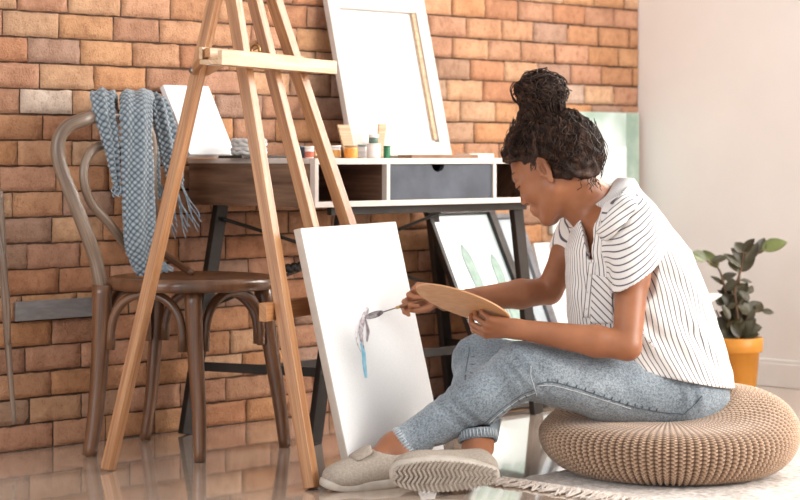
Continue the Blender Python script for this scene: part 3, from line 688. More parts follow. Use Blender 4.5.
# ------------------------------------------------------------------ distance-field modelling of soft bodies
def smin(a, b, k):
    h = np.clip(0.5+0.5*(b-a)/k, 0, 1); return b*(1-h)+a*h-k*h*(1-h)
class Field:
    def __init__(s, lo, hi, h):
        s.lo = np.array(lo, float); s.h = h; s.n = (np.ceil((np.array(hi)-s.lo)/h)).astype(int)+1
        s.D = np.full(tuple(s.n), 0.06, np.float32)
        s.ax = [s.lo[i]+h*np.arange(s.n[i]) for i in range(3)]
    def _sl(s, lo, hi, pad):
        out = []
        for i in range(3):
            a = int(max(0, math.floor((lo[i]-pad-s.lo[i])/s.h))); b = int(min(s.n[i], math.ceil((hi[i]+pad-s.lo[i])/s.h)+1)); out.append(slice(a, max(a, b)))
        return tuple(out)
    def P(s, sl): return s.ax[0][sl[0]][:, None, None], s.ax[1][sl[1]][None, :, None], s.ax[2][sl[2]][None, None, :]
    def op(s, prim, k=0.01, mode='add'):
        fn, lo, hi = prim; sl = s._sl(lo, hi, k+0.02)
        if any(q.stop <= q.start for q in sl): return s
        d = fn(*s.P(sl)).astype(np.float32); C = s.D[sl]
        if mode == 'add': s.D[sl] = smin(C, np.broadcast_to(d, C.shape), k)
        elif mode == 'sub': s.D[sl] = -smin(-C, d, k)
        return s
    def add(s, p, k=0.01): return s.op(p, k)
    def sub(s, p, k=0.006): return s.op(p, k, 'sub')
    def cut_plane(s, pt, nrm, rad, k=0.004):           # removes what lies on the side nrm points to, within rad of pt
        pt = Vector(pt); n = Vector(nrm).normalized()
        sl = s._sl(pt-Vector((rad,)*3), pt+Vector((rad,)*3), 0); X, Y, Z = s.P(sl)
        d = (X-pt.x)*n.x+(Y-pt.y)*n.y+(Z-pt.z)*n.z
        r2 = np.sqrt((X-pt.x)**2+(Y-pt.y)**2+(Z-pt.z)**2)-rad
        cutter = np.maximum(-d, r2); C = s.D[sl]; s.D[sl] = np.maximum(C, -cutter).astype(np.float32)
        return s
    def displace(s, fn):
        s.D += fn(*s.P((slice(None),)*3)).astype(np.float32)
    def sample(s, p):
        q = (np.array(p)-s.lo)/s.h; i = np.floor(q).astype(int)
        if (i < 0).any() or (i >= s.n-1).any(): return 0.06
        f = q-i; d = s.D[i[0]:i[0]+2, i[1]:i[1]+2, i[2]:i[2]+2]
        d = d[0]*(1-f[0])+d[1]*f[0]; d = d[0]*(1-f[1])+d[1]*f[1]; return float(d[0]*(1-f[2])+d[1]*f[2])
    def hit(s, px, py, off=0.0, y0=4.4, y1=5.7):       # first surface met along the sight line through that point
        Y = y0
        while Y < y1:
            p = V(px, py, Y)
            if s.sample(p) < 0: break
            Y += 0.002
        else: return None
        return V(px, py, Y-0.001-off)
    def mesh(s):
        D = s.D; S = D < 0
        m = np.zeros(tuple(s.n-1), np.uint8)
        for a in (0, 1):
            for b in (0, 1):
                for c in (0, 1): m += S[a:s.n[0]-1+a, b:s.n[1]-1+b, c:s.n[2]-1+c]
        act = (m > 0) & (m < 8); idx = np.argwhere(act); vid = np.full(act.shape, -1, np.int64); vid[act] = np.arange(len(idx))
        acc = np.zeros((len(idx), 3)); cnt = np.zeros(len(idx))
        for axis in range(3):
            o = [i for i in range(3) if i != axis]
            for a in (0, 1):
                for b in (0, 1):
                    c0 = np.zeros(3, int); c0[o[0]] = a; c0[o[1]] = b; c1 = c0.copy(); c1[axis] = 1
                    p0, p1 = idx+c0, idx+c1; d0 = D[tuple(p0.T)]; d1 = D[tuple(p1.T)]; ms = (d0 < 0) != (d1 < 0)
                    t = np.where(ms, d0/np.where(ms, d0-d1, 1), 0); pos = p0+0.0; pos[:, axis] += t
                    acc[ms] += pos[ms]; cnt[ms] += 1
        verts = acc/cnt[:, None]*s.h+s.lo; quads = []
        for axis in range(3):
            o = [(axis+1) % 3, (axis+2) % 3]
            sa = [slice(None)]*3; sb = [slice(None)]*3; sa[axis] = slice(0, -1); sb[axis] = slice(1, None)
            e = S[tuple(sa)] != S[tuple(sb)]; ei = np.argwhere(e)
            ok = (ei[:, o[0]] > 0) & (ei[:, o[1]] > 0) & (ei[:, o[0]] < s.n[o[0]]-1) & (ei[:, o[1]] < s.n[o[1]]-1); ei = ei[ok]
            ins = S[tuple(ei.T)]
            q = []
            for da, db in ((-1, -1), (0, -1), (0, 0), (-1, 0)):
                c = ei.copy(); c[:, o[0]] += da; c[:, o[1]] += db; q.append(vid[tuple(c.T)])
            q = np.stack(q, 1); q[~ins] = q[~ins][:, ::-1]; quads.append(q)
        return verts, np.concatenate(quads)
def field_obj(name, F, mat, parent=None, loc=None, smooth=2, attr=None):
    v, q = F.mesh(); org = np.array(worigin(parent) if parent else (loc if loc is not None else (0, 0, 0)))
    me = bpy.data.meshes.new(name); me.from_pydata((v-org).tolist(), [], q.tolist()); me.polygons.foreach_set('use_smooth', [True]*len(q))
    me.materials.append(mat); me.update()
    if attr is not None:
        for nm, fn in attr.items():
            a = me.attributes.new(nm, 'FLOAT', 'POINT'); a.data.foreach_set('value', np.asarray(fn(v), np.float32))
    o = bpy.data.objects.new(name, me); COL.objects.link(o)
    if parent: o.parent = parent
    elif loc is not None: o.location = loc
    if smooth:
        md = o.modifiers.new('smooth', 'SMOOTH'); md.factor = 0.5; md.iterations = smooth
    return o
def rc(a, b, ra, rb=None):
    a, b = Vector(a), Vector(b); rb = ra if rb is None else rb; ab = b-a; L2 = max(ab.length_squared, 1e-9); R = max(ra, rb)
    lo = [min(a[i], b[i])-R for i in range(3)]; hi = [max(a[i], b[i])+R for i in range(3)]
    def fn(X, Y, Z):
        t = np.clip(((X-a.x)*ab.x+(Y-a.y)*ab.y+(Z-a.z)*ab.z)/L2, 0, 1)
        return np.sqrt((X-a.x-ab.x*t)**2+(Y-a.y-ab.y*t)**2+(Z-a.z-ab.z*t)**2)-(ra+(rb-ra)*t)
    return fn, lo, hi
def ell(c, r, R=None):
    c = Vector(c); R = R or Matrix.Identity(3); Rm = max(r); lo = [c[i]-Rm for i in range(3)]; hi = [c[i]+Rm for i in range(3)]
    def fn(X, Y, Z):
        x, y, z = X-c.x, Y-c.y, Z-c.z
        l = [R[0][i]*x+R[1][i]*y+R[2][i]*z for i in range(3)]
        k0 = np.sqrt(sum((l[i]/r[i])**2 for i in range(3))); k1 = np.sqrt(sum((l[i]/r[i]**2)**2 for i in range(3)))+1e-6
        return k0*(k0-1)/k1
    return fn, lo, hi
def chain(F, pts, rs, k=0.01):
    for i in range(len(pts)-1): F.add(rc(pts[i], pts[i+1], rs[i], rs[i+1]), k)
def basis(x, z):                                       # matrix whose columns are x, y, z
    x = Vector(x).normalized(); z = Vector(z); z = (z-x*z.dot(x)).normalized(); y = z.cross(x)
    return Matrix((x, y, z)).transposed()

# ------------------------------------------------------------------ knitted pouf
PC = Vector((0.675, 5.025, 0))
def pouf():
    R, Hh = 0.319, 0.207; cols = 104; nu = cols*5; S_ = []
    prof = []
    n = 230
    # closed profile from the centre of the top, over the rim and under to the centre of the bottom
    for i in range(n):
        t = i/(n-1)
        if t < 0.30:
            q = t/0.30; r = 0.02+q*0.16; z = Hh-0.055+0.05*(math.sin(q*PI/2))**1.3
        elif t < 0.9:
            q = (t-0.30)/0.60; a = PI/2-q*PI; r = 0.18+(R-0.18)*math.cos(a)**0.8 if math.cos(a) > 0 else 0.18
            z = (Hh-0.005)/2+((Hh-0.005)/2)*math.sin(a)*1.0
        else:
            q = (t-0.9)/0.1; r = 0.18-q*0.16; z = 0.0
        prof.append((r, z))
    pr = np.array(prof); seg = np.r_[0, np.cumsum(np.hypot(*np.diff(pr, axis=0).T))]
    s = np.linspace(0, seg[-1], 260); r = np.interp(s, seg, pr[:, 0]); z = np.interp(s, seg, pr[:, 1])
    dr, dz = np.gradient(r), np.gradient(z); ln = np.hypot(dr, dz)+1e-9; nr_, nz_ = -dz/ln, dr/ln
    nr_, nz_ = -nr_*1, -nz_*1
    if nr_[130] < 0: nr_, nz_ = -nr_, -nz_
    vals = np.zeros((nu, len(s))); P = []
    for i in range(nu):
        a = 2*PI*i/nu; ph = i/5*2*PI; col = i//5; row = []
        rib = 0.5-0.5*np.cos(ph)                        # ridge profile across a column
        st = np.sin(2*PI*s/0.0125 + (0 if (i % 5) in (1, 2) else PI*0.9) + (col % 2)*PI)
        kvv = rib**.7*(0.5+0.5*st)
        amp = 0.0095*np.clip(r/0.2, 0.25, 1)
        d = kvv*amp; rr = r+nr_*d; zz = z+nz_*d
        press = 1.0
        x, y = rr*math.cos(a), rr*math.sin(a)
        # the sitter's thigh pushes down the left front of the top
        zt = zz.copy()
        w_ = 1/(1+np.exp(-(-(x*0.45+y*0.89)+0.02)/0.05))
        zt = zt*(1-0.37*w_*np.clip(zz/Hh, 0, 1)**1.5)
        for j in range(len(s)): row.append(Vector((PC.x+x[j], PC.y+y[j], max(0.0085+zt[j], 0.0085))))
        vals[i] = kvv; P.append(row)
    mb = MB(); mb.grid(P, closed_u=True, flip=True)
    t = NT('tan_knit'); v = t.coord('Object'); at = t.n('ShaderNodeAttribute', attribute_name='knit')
    c = t.ramp(at.outputs['Fac'], [(0.0, '5A4334'), (0.22, 'A08066'), (0.8, 'D9BCA2')])  # low parts of the knit coloured dark, painting in the shade of the holes
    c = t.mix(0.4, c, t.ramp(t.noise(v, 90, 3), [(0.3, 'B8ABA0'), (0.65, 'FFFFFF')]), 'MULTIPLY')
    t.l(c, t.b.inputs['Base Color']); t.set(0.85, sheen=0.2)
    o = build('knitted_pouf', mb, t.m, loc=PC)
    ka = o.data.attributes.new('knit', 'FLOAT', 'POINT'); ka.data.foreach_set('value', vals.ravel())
    props(o, 'round tan chunky-knit floor pouf under the seated woman', 'pouf')
pouf()

# ------------------------------------------------------------------ rug
def rug():
    A = G(503, 482); A.z = 0; LU, LN_ = 1.35, 1.05; t = NT('cream_rug'); v = t.coord('Object')
    f = t.noise(v, 60, 4); f2 = t.noise(v, 7, 3)
    c = t.mix(0.5, t.ramp(f, [(0.35, 'B9AA9E'), (0.6, 'E9E1D9')]), t.ramp(f2, [(0.42, 'CFC3BA'), (0.58, 'FFFFFF')]), 'MULTIPLY')
    t.l(c, t.b.inputs['Base Color']); t.set(0.95, sheen=0.3); t.bump(f, 0.8, 0.006)
    nu, nv = 150, 120; top = []
    for i in range(nu):
        row = []
        for j in range(nv):
            a, b = i/(nu-1)*LU, j/(nv-1)*LN_; e = min(i, nu-1-i, j, nv-1-j)
            z = 0.0 if e == 0 else 0.0045+0.003*mnoise.noise(Vector((a*60, b*60, 0)))
            row.append(A+U*a+N*(b)+Vector((0.004*mnoise.noise(Vector((a*9, b*9, 5))), 0, max(z, 0.0004))))
        top.append(row)
    mb = MB(); mb.grid(top, flip=True)
    o = build('fringed_rug', mb, t.m, loc=A+U*0.6+N*0.5)
    props(o, 'cream fringed rug lying on the tiles under the knitted pouf', 'rug')
    mb = MB(); r = random.Random(9)
    for i in range(95):
        b = (i+r.random())/95*LN_
        for q in range(2):
            p = A+N*(b+r.uniform(-.006, .006))+Vector((0, 0, 0.004)); L_ = r.uniform(.035, .07); sw = r.uniform(-.03, .03)
            mb.tube([p+U*0.012, p-U*(L_*.3)+Vector((0, 0, .004+q*.003)), p-U*(L_*.65)+N*(sw*.5)+Vector((0, 0, .001)), p-U*L_+N*sw+Vector((0, 0, -.001))], [.0035, .0042, .003, .002], 5)
    # knotted braid along the edge
    for st_ in (0.0, PI):
        pts = [A+N*(LN_*k/400)+U*(-.004+.005*math.sin(k*0.55+st_))+Vector((0, 0, .0075+.003*math.cos(k*0.55+st_))) for k in range(401)]
        mb.tube(pts, .005, 6)
    fr_ = build('fringe', mb, mottled('rug_fringe', 'C3B2A5', 'E3D8CE', 60, 0.95), o); fr_['kind'] = 'stuff'
rug()

# ------------------------------------------------------------------ potted plant
PP = Vector(((737-PX0)/FPX*6.6, 6.6, 0))
plant = thing('potted_plant', PP, 'dark-leaved potted plant in an orange pot by the white wall', 'plant')
mb = MB(); mb.lathe(PP, [(.0005, .001), (.055, .001), (.060, .004), (.073, .150), (.082, .152), (.084, .155), (.085, .198), (.081, .2), (.076, .198), (.072, .15), (.0005, .149)], 40)
build('pot', mb, mottled('orange_glaze', 'C98328', 'D69236', 6, 0.45), plant)
mb = MB(); mb.lathe(PP, [(.0005, .182), (.074, .180), (.0745, .178)], 24)
for k in range(60):
    a, q = random.uniform(0, 6.28), random.uniform(0, .065); mb.lathe(PP+Vector((q*math.cos(a), q*math.sin(a), .183)), [(.0005, -.004), (.006, 0), (.0005, .004)], 6)
build('soil', mb, mottled('soil', '2C2019', '4A382C', 90, 0.95, bump=0.5), plant)
M['leaf'] = mottled('dark_leaf', '2C2817', '4A432A', 8, 0.45, coat=0.05)
M['leaf2'] = mottled('mid_leaf', '4C5229', '778042', 8, 0.4, coat=0.1)
M['stem'] = mottled('brown_stem', '4A3521', '6B4E34', 30, 0.6)
def leaf(name, base, d, L_, W_, nrm, mat, fold=0.25, droop=0.15):
    d = Vector(d).normalized(); nrm = Vector(nrm); nrm = (nrm-d*nrm.dot(d)).normalized(); sd = d.cross(nrm); P = []; Q = []
    for i in range(11):
        t = i/10; w_ = W_*math.sin(PI*min(1, t**0.85))**0.75*0.5 if 0 < t < 1 else 0.0005; row = []
        for j in range(7):
            v = (j/6-0.5)*2; row.append(base+d*(L_*t)+sd*(v*w_)+nrm*(fold*w_*v*v-droop*L_*t*t))
        P.append(row); Q.append([p-nrm*0.0012 for p in row])
    mb = MB(); mb.grid(P); mb.grid(Q, flip=True)
    return build(name, mb, mat, plant)
def pv(px, py, dy=0.0): return V(px, py, 6.6+dy)
stems = [([pv(735, 345), pv(738, 305), pv(740, 270, .02), pv(748, 262, .02), pv(762, 250, .02)], 'leaf'),
         ([pv(731, 345), pv(729, 310), pv(724, 285), pv(718, 268), pv(706, 260)], 'leaf'),
         ([pv(740, 345), pv(744, 325), pv(752, 312), pv(762, 311)], 'leaf'),
         ([pv(727, 345, .03), pv(722, 325, .03), pv(716, 310, .03)], 'leaf'),
         ([pv(736, 345, -.03), pv(738, 320, -.03), pv(735, 290, -.03), pv(741, 270, -.03), pv(744, 250, -.03)], 'leaf')]
for P_, _ in stems:
    mb = MB(); c = catmull(P_, 6); mb.tube(c, [lerp(.0062, .0022, i/(len(c)-1)) for i in range(len(c))], 8); build('stem', mb, M['stem'], plant)
LV = [(762, 250, 784, 241, 13, 'leaf2', .02), (757, 254, 764, 239, 9, 'leaf', .02), (748, 262, 734, 250, 9, 'leaf', .02), (744, 252, 736, 243, 9, 'leaf', -.03), (744, 252, 752, 240, 8, 'leaf', -.03),
      (741, 268, 727, 254, 9, 'leaf', 0), (742, 272, 753, 252, 10, 'leaf', .01), (740, 280, 751, 281, 4, 'leaf', 0), (746, 262, 757, 245, 8, 'leaf', 0), (757, 256, 751, 247, 8, 'leaf', .02),
      (718, 268, 705, 251, 9, 'leaf2', 0), (706, 260, 693, 253, 10, 'leaf2', 0), (712, 262, 726, 256, 7, 'leaf', 0), (722, 280, 735, 272, 8, 'leaf', 0), (724, 285, 713, 276, 5, 'leaf', 0), (728, 262, 739, 270, 8, 'leaf', 0),
      (738, 308, 724, 296, 10, 'leaf', 0), (736, 300, 746, 284, 9, 'leaf', 0), (735, 320, 722, 312, 11, 'leaf', .03), (728, 318, 716, 330, 12, 'leaf', .02), (734, 330, 722, 338, 12, 'leaf', -.02),
      (752, 312, 760, 302, 13, 'leaf', 0), (750, 314, 740, 305, 13, 'leaf', -.02), (762, 311, 773, 312, 5, 'leaf', 0), (745, 325, 752, 308, 11, 'leaf', .02), (744, 330, 760, 327, 10, 'leaf', -.02),
      (740, 335, 752, 322, 11, 'leaf', -.03), (742, 338, 757, 333, 9, 'leaf', -.03), (731, 300, 720, 290, 8, 'leaf', .01), (730, 290, 742, 296, 8, 'leaf', -.02), (736, 288, 728, 278, 8, 'leaf', .02),
      (733, 312, 742, 318, 12, 'leaf', -.02), (729, 330, 737, 322, 12, 'leaf', -.03), (724, 305, 716, 298, 7, 'leaf', 0), (742, 318, 734, 335, 11, 'leaf', -.04)]
for (x0, y0, x1, y1, w_, m_, dy) in LV:
    a, b = pv(x0, y0, dy), pv(x1, y1, dy+random.uniform(-.02, .02)); leaf('leaf', a, b-a, (b-a).length*1.12, w_*0.0034*1.25, Vector((random.uniform(-.5, .5), -0.75, random.uniform(.2, .9))), M[m_])
for k in range(38):                                    # the thick lower foliage
    a = pv(random.uniform(724, 750), random.uniform(288, 340), random.uniform(-.05, .05)); an = random.uniform(-.9, .9)
    d = Vector((math.sin(an), random.uniform(-.5, .5), math.cos(an)*.8)); leaf('leaf', a, d, random.uniform(.035, .055), random.uniform(.022, .032), Vector((random.uniform(-.6, .6), -.8, random.uniform(0, .8))), M['leaf'])
pl = leaf('leaf', pv(700, 302, -.05), pv(722, 293, -.05)-pv(700, 302, -.05), .078, .030, (0.1, -.8, .6), mottled('leaf_painted_sheen', 'E3DAD3', 'F2ECE6', 8, 0.35)); pl['label'] = 'leaf with its glossy reflection painted pale'  # pale base colour stands in for a glossy reflection on the leaf

# ------------------------------------------------------------------ the woman
def skin_mat():
    t = NT('skin'); v = t.coord('Object'); f = t.noise(v, 9, 3); f2 = t.noise(v, 260, 3)
    t.l(t.ramp(f, [(0.35, '8D593C'), (0.65, 'A36A49')]), t.b.inputs['Base Color']); t.set(0.42, sss=0.12, spec=0.45)
    t.b.inputs['Subsurface Radius'].default_value = (1.0, 0.35, 0.2); t.bump(f2, 0.08, 0.001)
    return t.m
M['skin'] = skin_mat()
# head frame: x towards the face, y to her left, z up
yaw, pitch = math.radians(27), math.radians(31)
fx = Vector((-math.cos(yaw)*math.cos(pitch), math.sin(yaw)*math.cos(pitch), -math.sin(pitch)))
ly = Vector((-math.sin(yaw), -math.cos(yaw), 0)); uz = fx.cross(ly)
if uz.z < 0: uz = -uz
HR = Matrix((fx, ly, uz)).transposed(); HS = 1.08; HC = V(551, 169, 5.10)
def hp_(x, y, z): return HC + (HR @ Vector((x, y, z)))*HS
def hell(x, y, z, rx, ry, rz): return ell(hp_(x, y, z), (rx*HS, ry*HS, rz*HS), HR)
def hrc(a, b, ra, rb=None): return rc(hp_(*a), hp_(*b), ra*HS, (ra if rb is None else rb)*HS)

PEL = V(690, 392, 5.11)
SHN, SHF = V(636, 222, 4.985), V(584, 222, 5.27)        # shoulders: near (left), far (right)
ELN, WRN = V(627, 346, 4.87), V(517, 329, 4.87)
ELF, WRF = V(549, 291, 5.34), V(445, 302, 5.20)
NK = V(604, 212, 5.13)
HIPN, HIPF = V(682, 398, 5.02), V(676, 398, 5.19)
KNN, ANN = V(522, 370, 4.91), V(396, 449, 4.88)
KNF, ANF = V(480, 362, 5.22), V(478, 446, 4.88)

B = Field((-0.24, 4.60, -0.005), (0.92, 5.48, 1.0), 0.0032)
# head
B.add(hell(-.010, 0, .030, .095, .074, .078), .01)
B.add(hell(.030, 0, -.020, .054, .060, .080), .03)
B.add(hrc((.0, .042, -.055), (.062, .018, -.098), .020, .015), .025); B.add(hrc((.0, -.042, -.055), (.062, -.018, -.098), .020, .015), .025)
B.add(hell(.070, 0, -.098, .016, .020, .014), .015)
for s_ in (1, -1):
    B.add(hell(.058, .036*s_, -.030, .026, .022, .022), .02)
    B.add(hrc((.083, .010*s_, .021), (.068, .045*s_, .022), .009, .008), .015)
    B.sub(hell(.090, .031*s_, .001, .016, .017, .011), .010)
    B.add(hell(.0725, .031*s_, .0, .0155, .0155, .0140), .003)
    B.add(hell(.091, .011*s_, -.037, .010, .008, .007), .006)
B.add(hrc((.081, 0, .010), (.0985, 0, -.031), .0068, .0088), .010)
B.add(hell(.074, 0, -.066, .020, .028, .022), .012); B.add(hell(.087, 0, -.0595, .009, .019, .0056), .004); B.add(hell(.085, 0, -.0700, .009, .016, .0062), .004)
# ears
for s_ in (1, -1):
    c = (-.012, .074*s_, -.008)
    B.add(hell(*c, .0150, .007, .029), .004)
    B.sub(hell(c[0]+.002, c[1]+.007*s_, c[2]+.004, .0085, .0075, .017), .0015)
    B.add(hrc((c[0]-.004, c[1]+.002*s_, c[2]+.014), (c[0]-.005, c[1]+.002*s_, c[2]-.012), .0026), .002)
    pts = [hp_(c[0]+.0135*math.cos(a)-.001, c[1]+.004*s_, c[2]+.006+.024*math.sin(a)) for a in [PI*(-0.55+1.45*i/9) for i in range(10)]]
    chain(B, [p for p in pts], [.0036]*10, .003)
    B.add(hell(c[0]-.001, c[1]+.001*s_, c[2]-.027, .008, .005, .010), .004)
    B.add(hell(c[0]+.015, c[1]-.002*s_, c[2]-.004, .005, .005, .008), .004)
# neck, trunk
B.add(rc(hp_(-.030, 0, -.035), NK, .055, .053), .03)
B.add(rc(hp_(.0, 0, -.05), V(590, 218, 5.10), .040, .048), .02)
B.add(rc(NK, V(628, 232, 5.11), .060, .085), .03)
chain(B, [V(605, 224, 5.05), SHN], [.045, .046], .03); chain(B, [V(600, 224, 5.18), SHF], [.045, .046], .03)
B.add(rc(V(618, 250, 5.12), V(640, 310, 5.12), .100, .098), .04); B.add(rc(V(640, 310, 5.12), PEL, .098, .10), .03)
for y_ in (5.04, 5.19): B.add(ell(V(606, 268, y_), (.045, .045, .05)), .03)
# upper arms, forearms
def arm(S, E, W_):
    m = S.lerp(E, .45); B.add(rc(S, m, .046, .042), .02); B.add(rc(m, E, .042, .0345), .02)
    m2 = E.lerp(W_, .28); B.add(rc(E, m2, .0345, .0385), .012); B.add(rc(m2, W_, .0385, .0235), .012)
arm(SHN, ELN, WRN); arm(SHF, ELF, WRF)
# legs and feet
for Hh, K, A_, in ((HIPN, KNN, ANN), (HIPF, KNF, ANF)):
    B.add(rc(Hh, K, .075, .05), .03); m = K.lerp(A_, .35); B.add(rc(K, m, .048, .050), .02); B.add(rc(m, A_, .050, .034), .02)
SHA = (Vector((0.034, 4.872, 0)), Vector((-0.190, 4.752, 0)))      # heel and toe of the left shoe
SHB_H, SHB_T = V(496, 477.5, 4.705), V(396, 477.5, 4.665)              # heel and toe of the right shoe, lying on its side
dA = (SHA[1]-SHA[0]).normalized(); dB = (SHB_T-SHB_H).normalized()
B.add(rc(ANN, SHA[0]+dA*.03+UPZ*.055, .034, .030), .02); B.add(rc(ANN, SHA[0]+dA*.125+UPZ*.056, .036, .026), .03); B.add(rc(SHA[0]+dA*.11+UPZ*.045, SHA[0]+dA*.215+UPZ*.032, .026, .016), .02)
bz = Vector((0, 1, 0.35)).normalized()                               # up from the sole of the right shoe
B.add(rc(ANF, SHB_H+dB*.045+bz*.055, .036, .032), .02); B.add(rc(SHB_H+dB*.05+bz*.05, SHB_H+dB*.19+bz*.035, .030, .018), .02)
# hands
def hand(W_, fdir, back, s, curls, thumb, side=1, spread=0.05, sc=1.0):
    """fdir: wrist to knuckles, back: out of the back of the hand, side*y: thumb side"""
    R = basis(fdir, back); x, y, z = R.col[0], R.col[1]*side, R.col[2]
    def p(a, b, c): return W_+(x*a+y*b+z*c)*sc
    kn = [(.078, .030, .004), (.082, .010, .007), (.077, -.010, .006), (.069, -.028, .002)]
    B.add(rc(W_, p(.02, 0, 0), .0225, .022), .012)
    for i, (a, b, c) in enumerate(kn):
        B.add(rc(p(.012, b*.55, -.001), p(a, b, c-.004), .0125*sc, .0100*sc), .010)
    B.add(ell(p(.045, .0, -.006), (.034*sc, .030*sc, .013*sc), R), .012)
    L_ = [(.040, .024, .020), (.044, .027, .021), (.040, .025, .020), (.032, .019, .018)]
    r_ = [.0086, .0088, .0084, .0075]
    for i in range(4):
        a = p(*[kn[i][0], kn[i][1], kn[i][2]-.004]); ang = 0; sp = spread*(1.5-i)
        pts = [a]; rr = [r_[i]*1.08*sc]
        for j in range(3):
            ang += curls[i][j]; d = (x*math.cos(ang)*math.cos(sp)+y*math.sin(sp)*math.cos(ang*.6)-z*math.sin(ang)).normalized()
            pts.append(pts[-1]+d*L_[i][j]*sc); rr.append(r_[i]*sc*(1-.09*(j+1)))
        for j in range(3): B.add(rc(pts[j], pts[j+1], rr[j], rr[j+1]), .0035)
    t0 = p(.014, .018, -.008); t1 = t0+(R @ Vector((thumb[0][0], thumb[0][1]*side, thumb[0][2]))).normalized()*.040*sc
    t2 = t1+(R @ Vector((thumb[1][0], thumb[1][1]*side, thumb[1][2]))).normalized()*.031*sc
    t3 = t2+(R @ Vector((thumb[2][0], thumb[2][1]*side, thumb[2][2]))).normalized()*.025*sc
    B.add(rc(t0, t1, .0150*sc, .0115*sc), .010); B.add(rc(t1, t2, .0108*sc, .0095*sc), .004); B.add(rc(t2, t3, .0095*sc, .0078*sc), .003)
    return p
# left hand under the palette, palm away from the camera, fingers folded on the wooden face
hand(WRN+Vector((-.002, 0, 0)), (-1, 0.03, 0.06), (-0.15, -0.75, -0.62), 1,
     [(.55, .75, .45), (.60, .85, .5), (.65, .9, .5), (.7, .9, .5)], [(.55, .75, -.45), (.85, .45, -.35), (.95, .2, -.3)], side=1, sc=.92)
# right hand pinching the handle of the palette knife, palm to the camera
hand(WRF+Vector((-.010, 0, .020)), (-0.97, -0.20, 0.02), (0.10, 0.93, 0.30), 1,
     [(.65, .85, .5), (.85, 1.2, .8), (.95, 1.3, .9), (1.0, 1.3, .9)], [(.75, .30, -.60), (.92, .02, -.38), (.97, -.15, -.2)], side=-1, sc=.92)
woman = field_obj('person', B, M['skin'], loc=PEL*1.0-Vector((0, 0, PEL.z)), smooth=2)
props(woman, 'woman in striped shirt and jeans sitting on the pouf, holding palette and painting knife', 'person')

# eyes, brow, lashes
for s_ in (1, -1):
    mb = MB(); e = hp_(.0722, .031*s_, .0); pr = [(.0005, -.0150), (.008, -.0127), (.0130, -.0075), (.0150, 0), (.0130, .0075), (.008, .0127), (.0005, .0150)]
    mb.lathe(e, [(a*1.045, b*1.045) for a, b in pr], 16); eb = build('eyeball', mb, mottled('eye_white', 'D9D2CC', 'E6E0DA', 9, 0.15), woman)
    mb = MB(); iy = e+(HR @ Vector((.0148, .001*s_, -.004)))*1.06; mb.lathe(iy, [(.0005, -.0008), (.006, -.0004), (.0058, .0006), (.0005, .0012)], 16, HR @ Matrix(((0, 0, 1), (1, 0, 0), (0, 1, 0)))); build('iris', mb, mottled('dark_iris', '1E120C', '2C1A12', 9, 0.1), eb)
    def skin_at(y, z):
        x = .14
        while x > .03 and B.sample(hp_(x, y*s_, z)) > 0: x -= .0008
        return x
    mb = MB(); pts = []
    for q in np.linspace(-1, 1, 13):
        y_, z_ = .031+.0165*q, -.0055+.002*q*q; x_ = skin_at(y_, z_); a = hp_(x_+.0005, y_*s_, z_); pts.append(a)
        d = HR @ Vector((math.cos(q*.8), math.sin(q*.8)*s_, -.45)); mb.tube([a, a+d*.005, a+d*.0095+UPZ*.0015], [.0009, .0007, .0003], 4)
    mb.tube(pts, .0014, 5); build('eyelash', mb, mottled('lash', '140C08', '1E130D', 9, 0.6), woman)
    mb = MB(); pts = []
    for q in np.linspace(0, 1, 10):
        y_, z_ = .012+.042*q, .0235+.007*math.sin(q*2.2); pts.append(hp_(skin_at(y_, z_)+.0006, y_*s_, z_))
    mb.tube(pts, [.0022, .0028, .003, .003, .0029, .0027, .0024, .002, .0015, .0008], 6); build('eyebrow', mb, mottled('brow', '1E130C', '2C1C13', 60, 0.8), woman)

# hair
def hair_mat():
    t = NT('dark_curly_hair'); v = t.coord('Object'); f = t.noise(v, 55, 5, 0.7)
    t.l(t.ramp(f, [(0.3, '1A0E09'), (0.55, '352015'), (0.75, '74503A')]), t.b.inputs['Base Color']); t.set(0.5, spec=0.3); t.bump(t.noise(v, 160, 5, 0.8), 0.8, 0.004)
    return t.m
M['hair'] = hair_mat()
Hf = Field((0.20, 4.92, 0.68), (0.62, 5.30, 1.06), 0.0034)
Hf.add(hell(-.027, 0, .036, .106, .087, .089), .01)
Hf.add(hell(-.075, 0, -.005, .058, .075, .065), .03)
Hf.add(hell(-.060, .030, -.045, .045, .040, .035), .02)
Hf.add(hell(.054, .030, .068, .026, .040, .026), .02); Hf.add(hell(.054, -.030, .068, .026, .040, .026), .02)
Hf.add(hrc((.052, .062, .052), (.040, .070, .010), .018, .009), .01); Hf.add(hrc((.052, -.062, .052), (.040, -.070, .010), .018, .009), .01)
def facecut(X, Y, Z):
    p0 = hp_(.088, 0, .074); n1 = HR @ Vector((.56, 0, -.83)); p1 = hp_(.004, 0, 0); n2 = HR @ Vector((1, 0, 0))
    a = (X-p0.x)*n1.x+(Y-p0.y)*n1.y+(Z-p0.z)*n1.z; b = (X-p1.x)*n2.x+(Y-p1.y)*n2.y+(Z-p1.z)*n2.z
    wob = .004*np.sin(X*140+Y*90)*np.sin(Z*150)
    return np.maximum(-a, -b)+wob
Hf.sub((facecut, list(Hf.lo), list(Hf.lo+np.array(Hf.n)*Hf.h)), .006)
for s_ in (1, -1): Hf.sub(hell(-.008, .082*s_, -.012, .024, .020, .037), .006)
Hf.cut_plane(hp_(-.02, 0, -.038), HR @ Vector((.55, 0, -1)), .2)
BUN = hp_(.016, 0, .168)
BUN = V(541, 92, 5.11)
Hf.add(rc(hp_(-.005, 0, .10), BUN, .040, .045), .02); Hf.add(ell(BUN, (.062, .055, .050)), .01)
NN = lambda p, f, s: mnoise.noise(Vector(p)*f+Vector((s, s, s)))
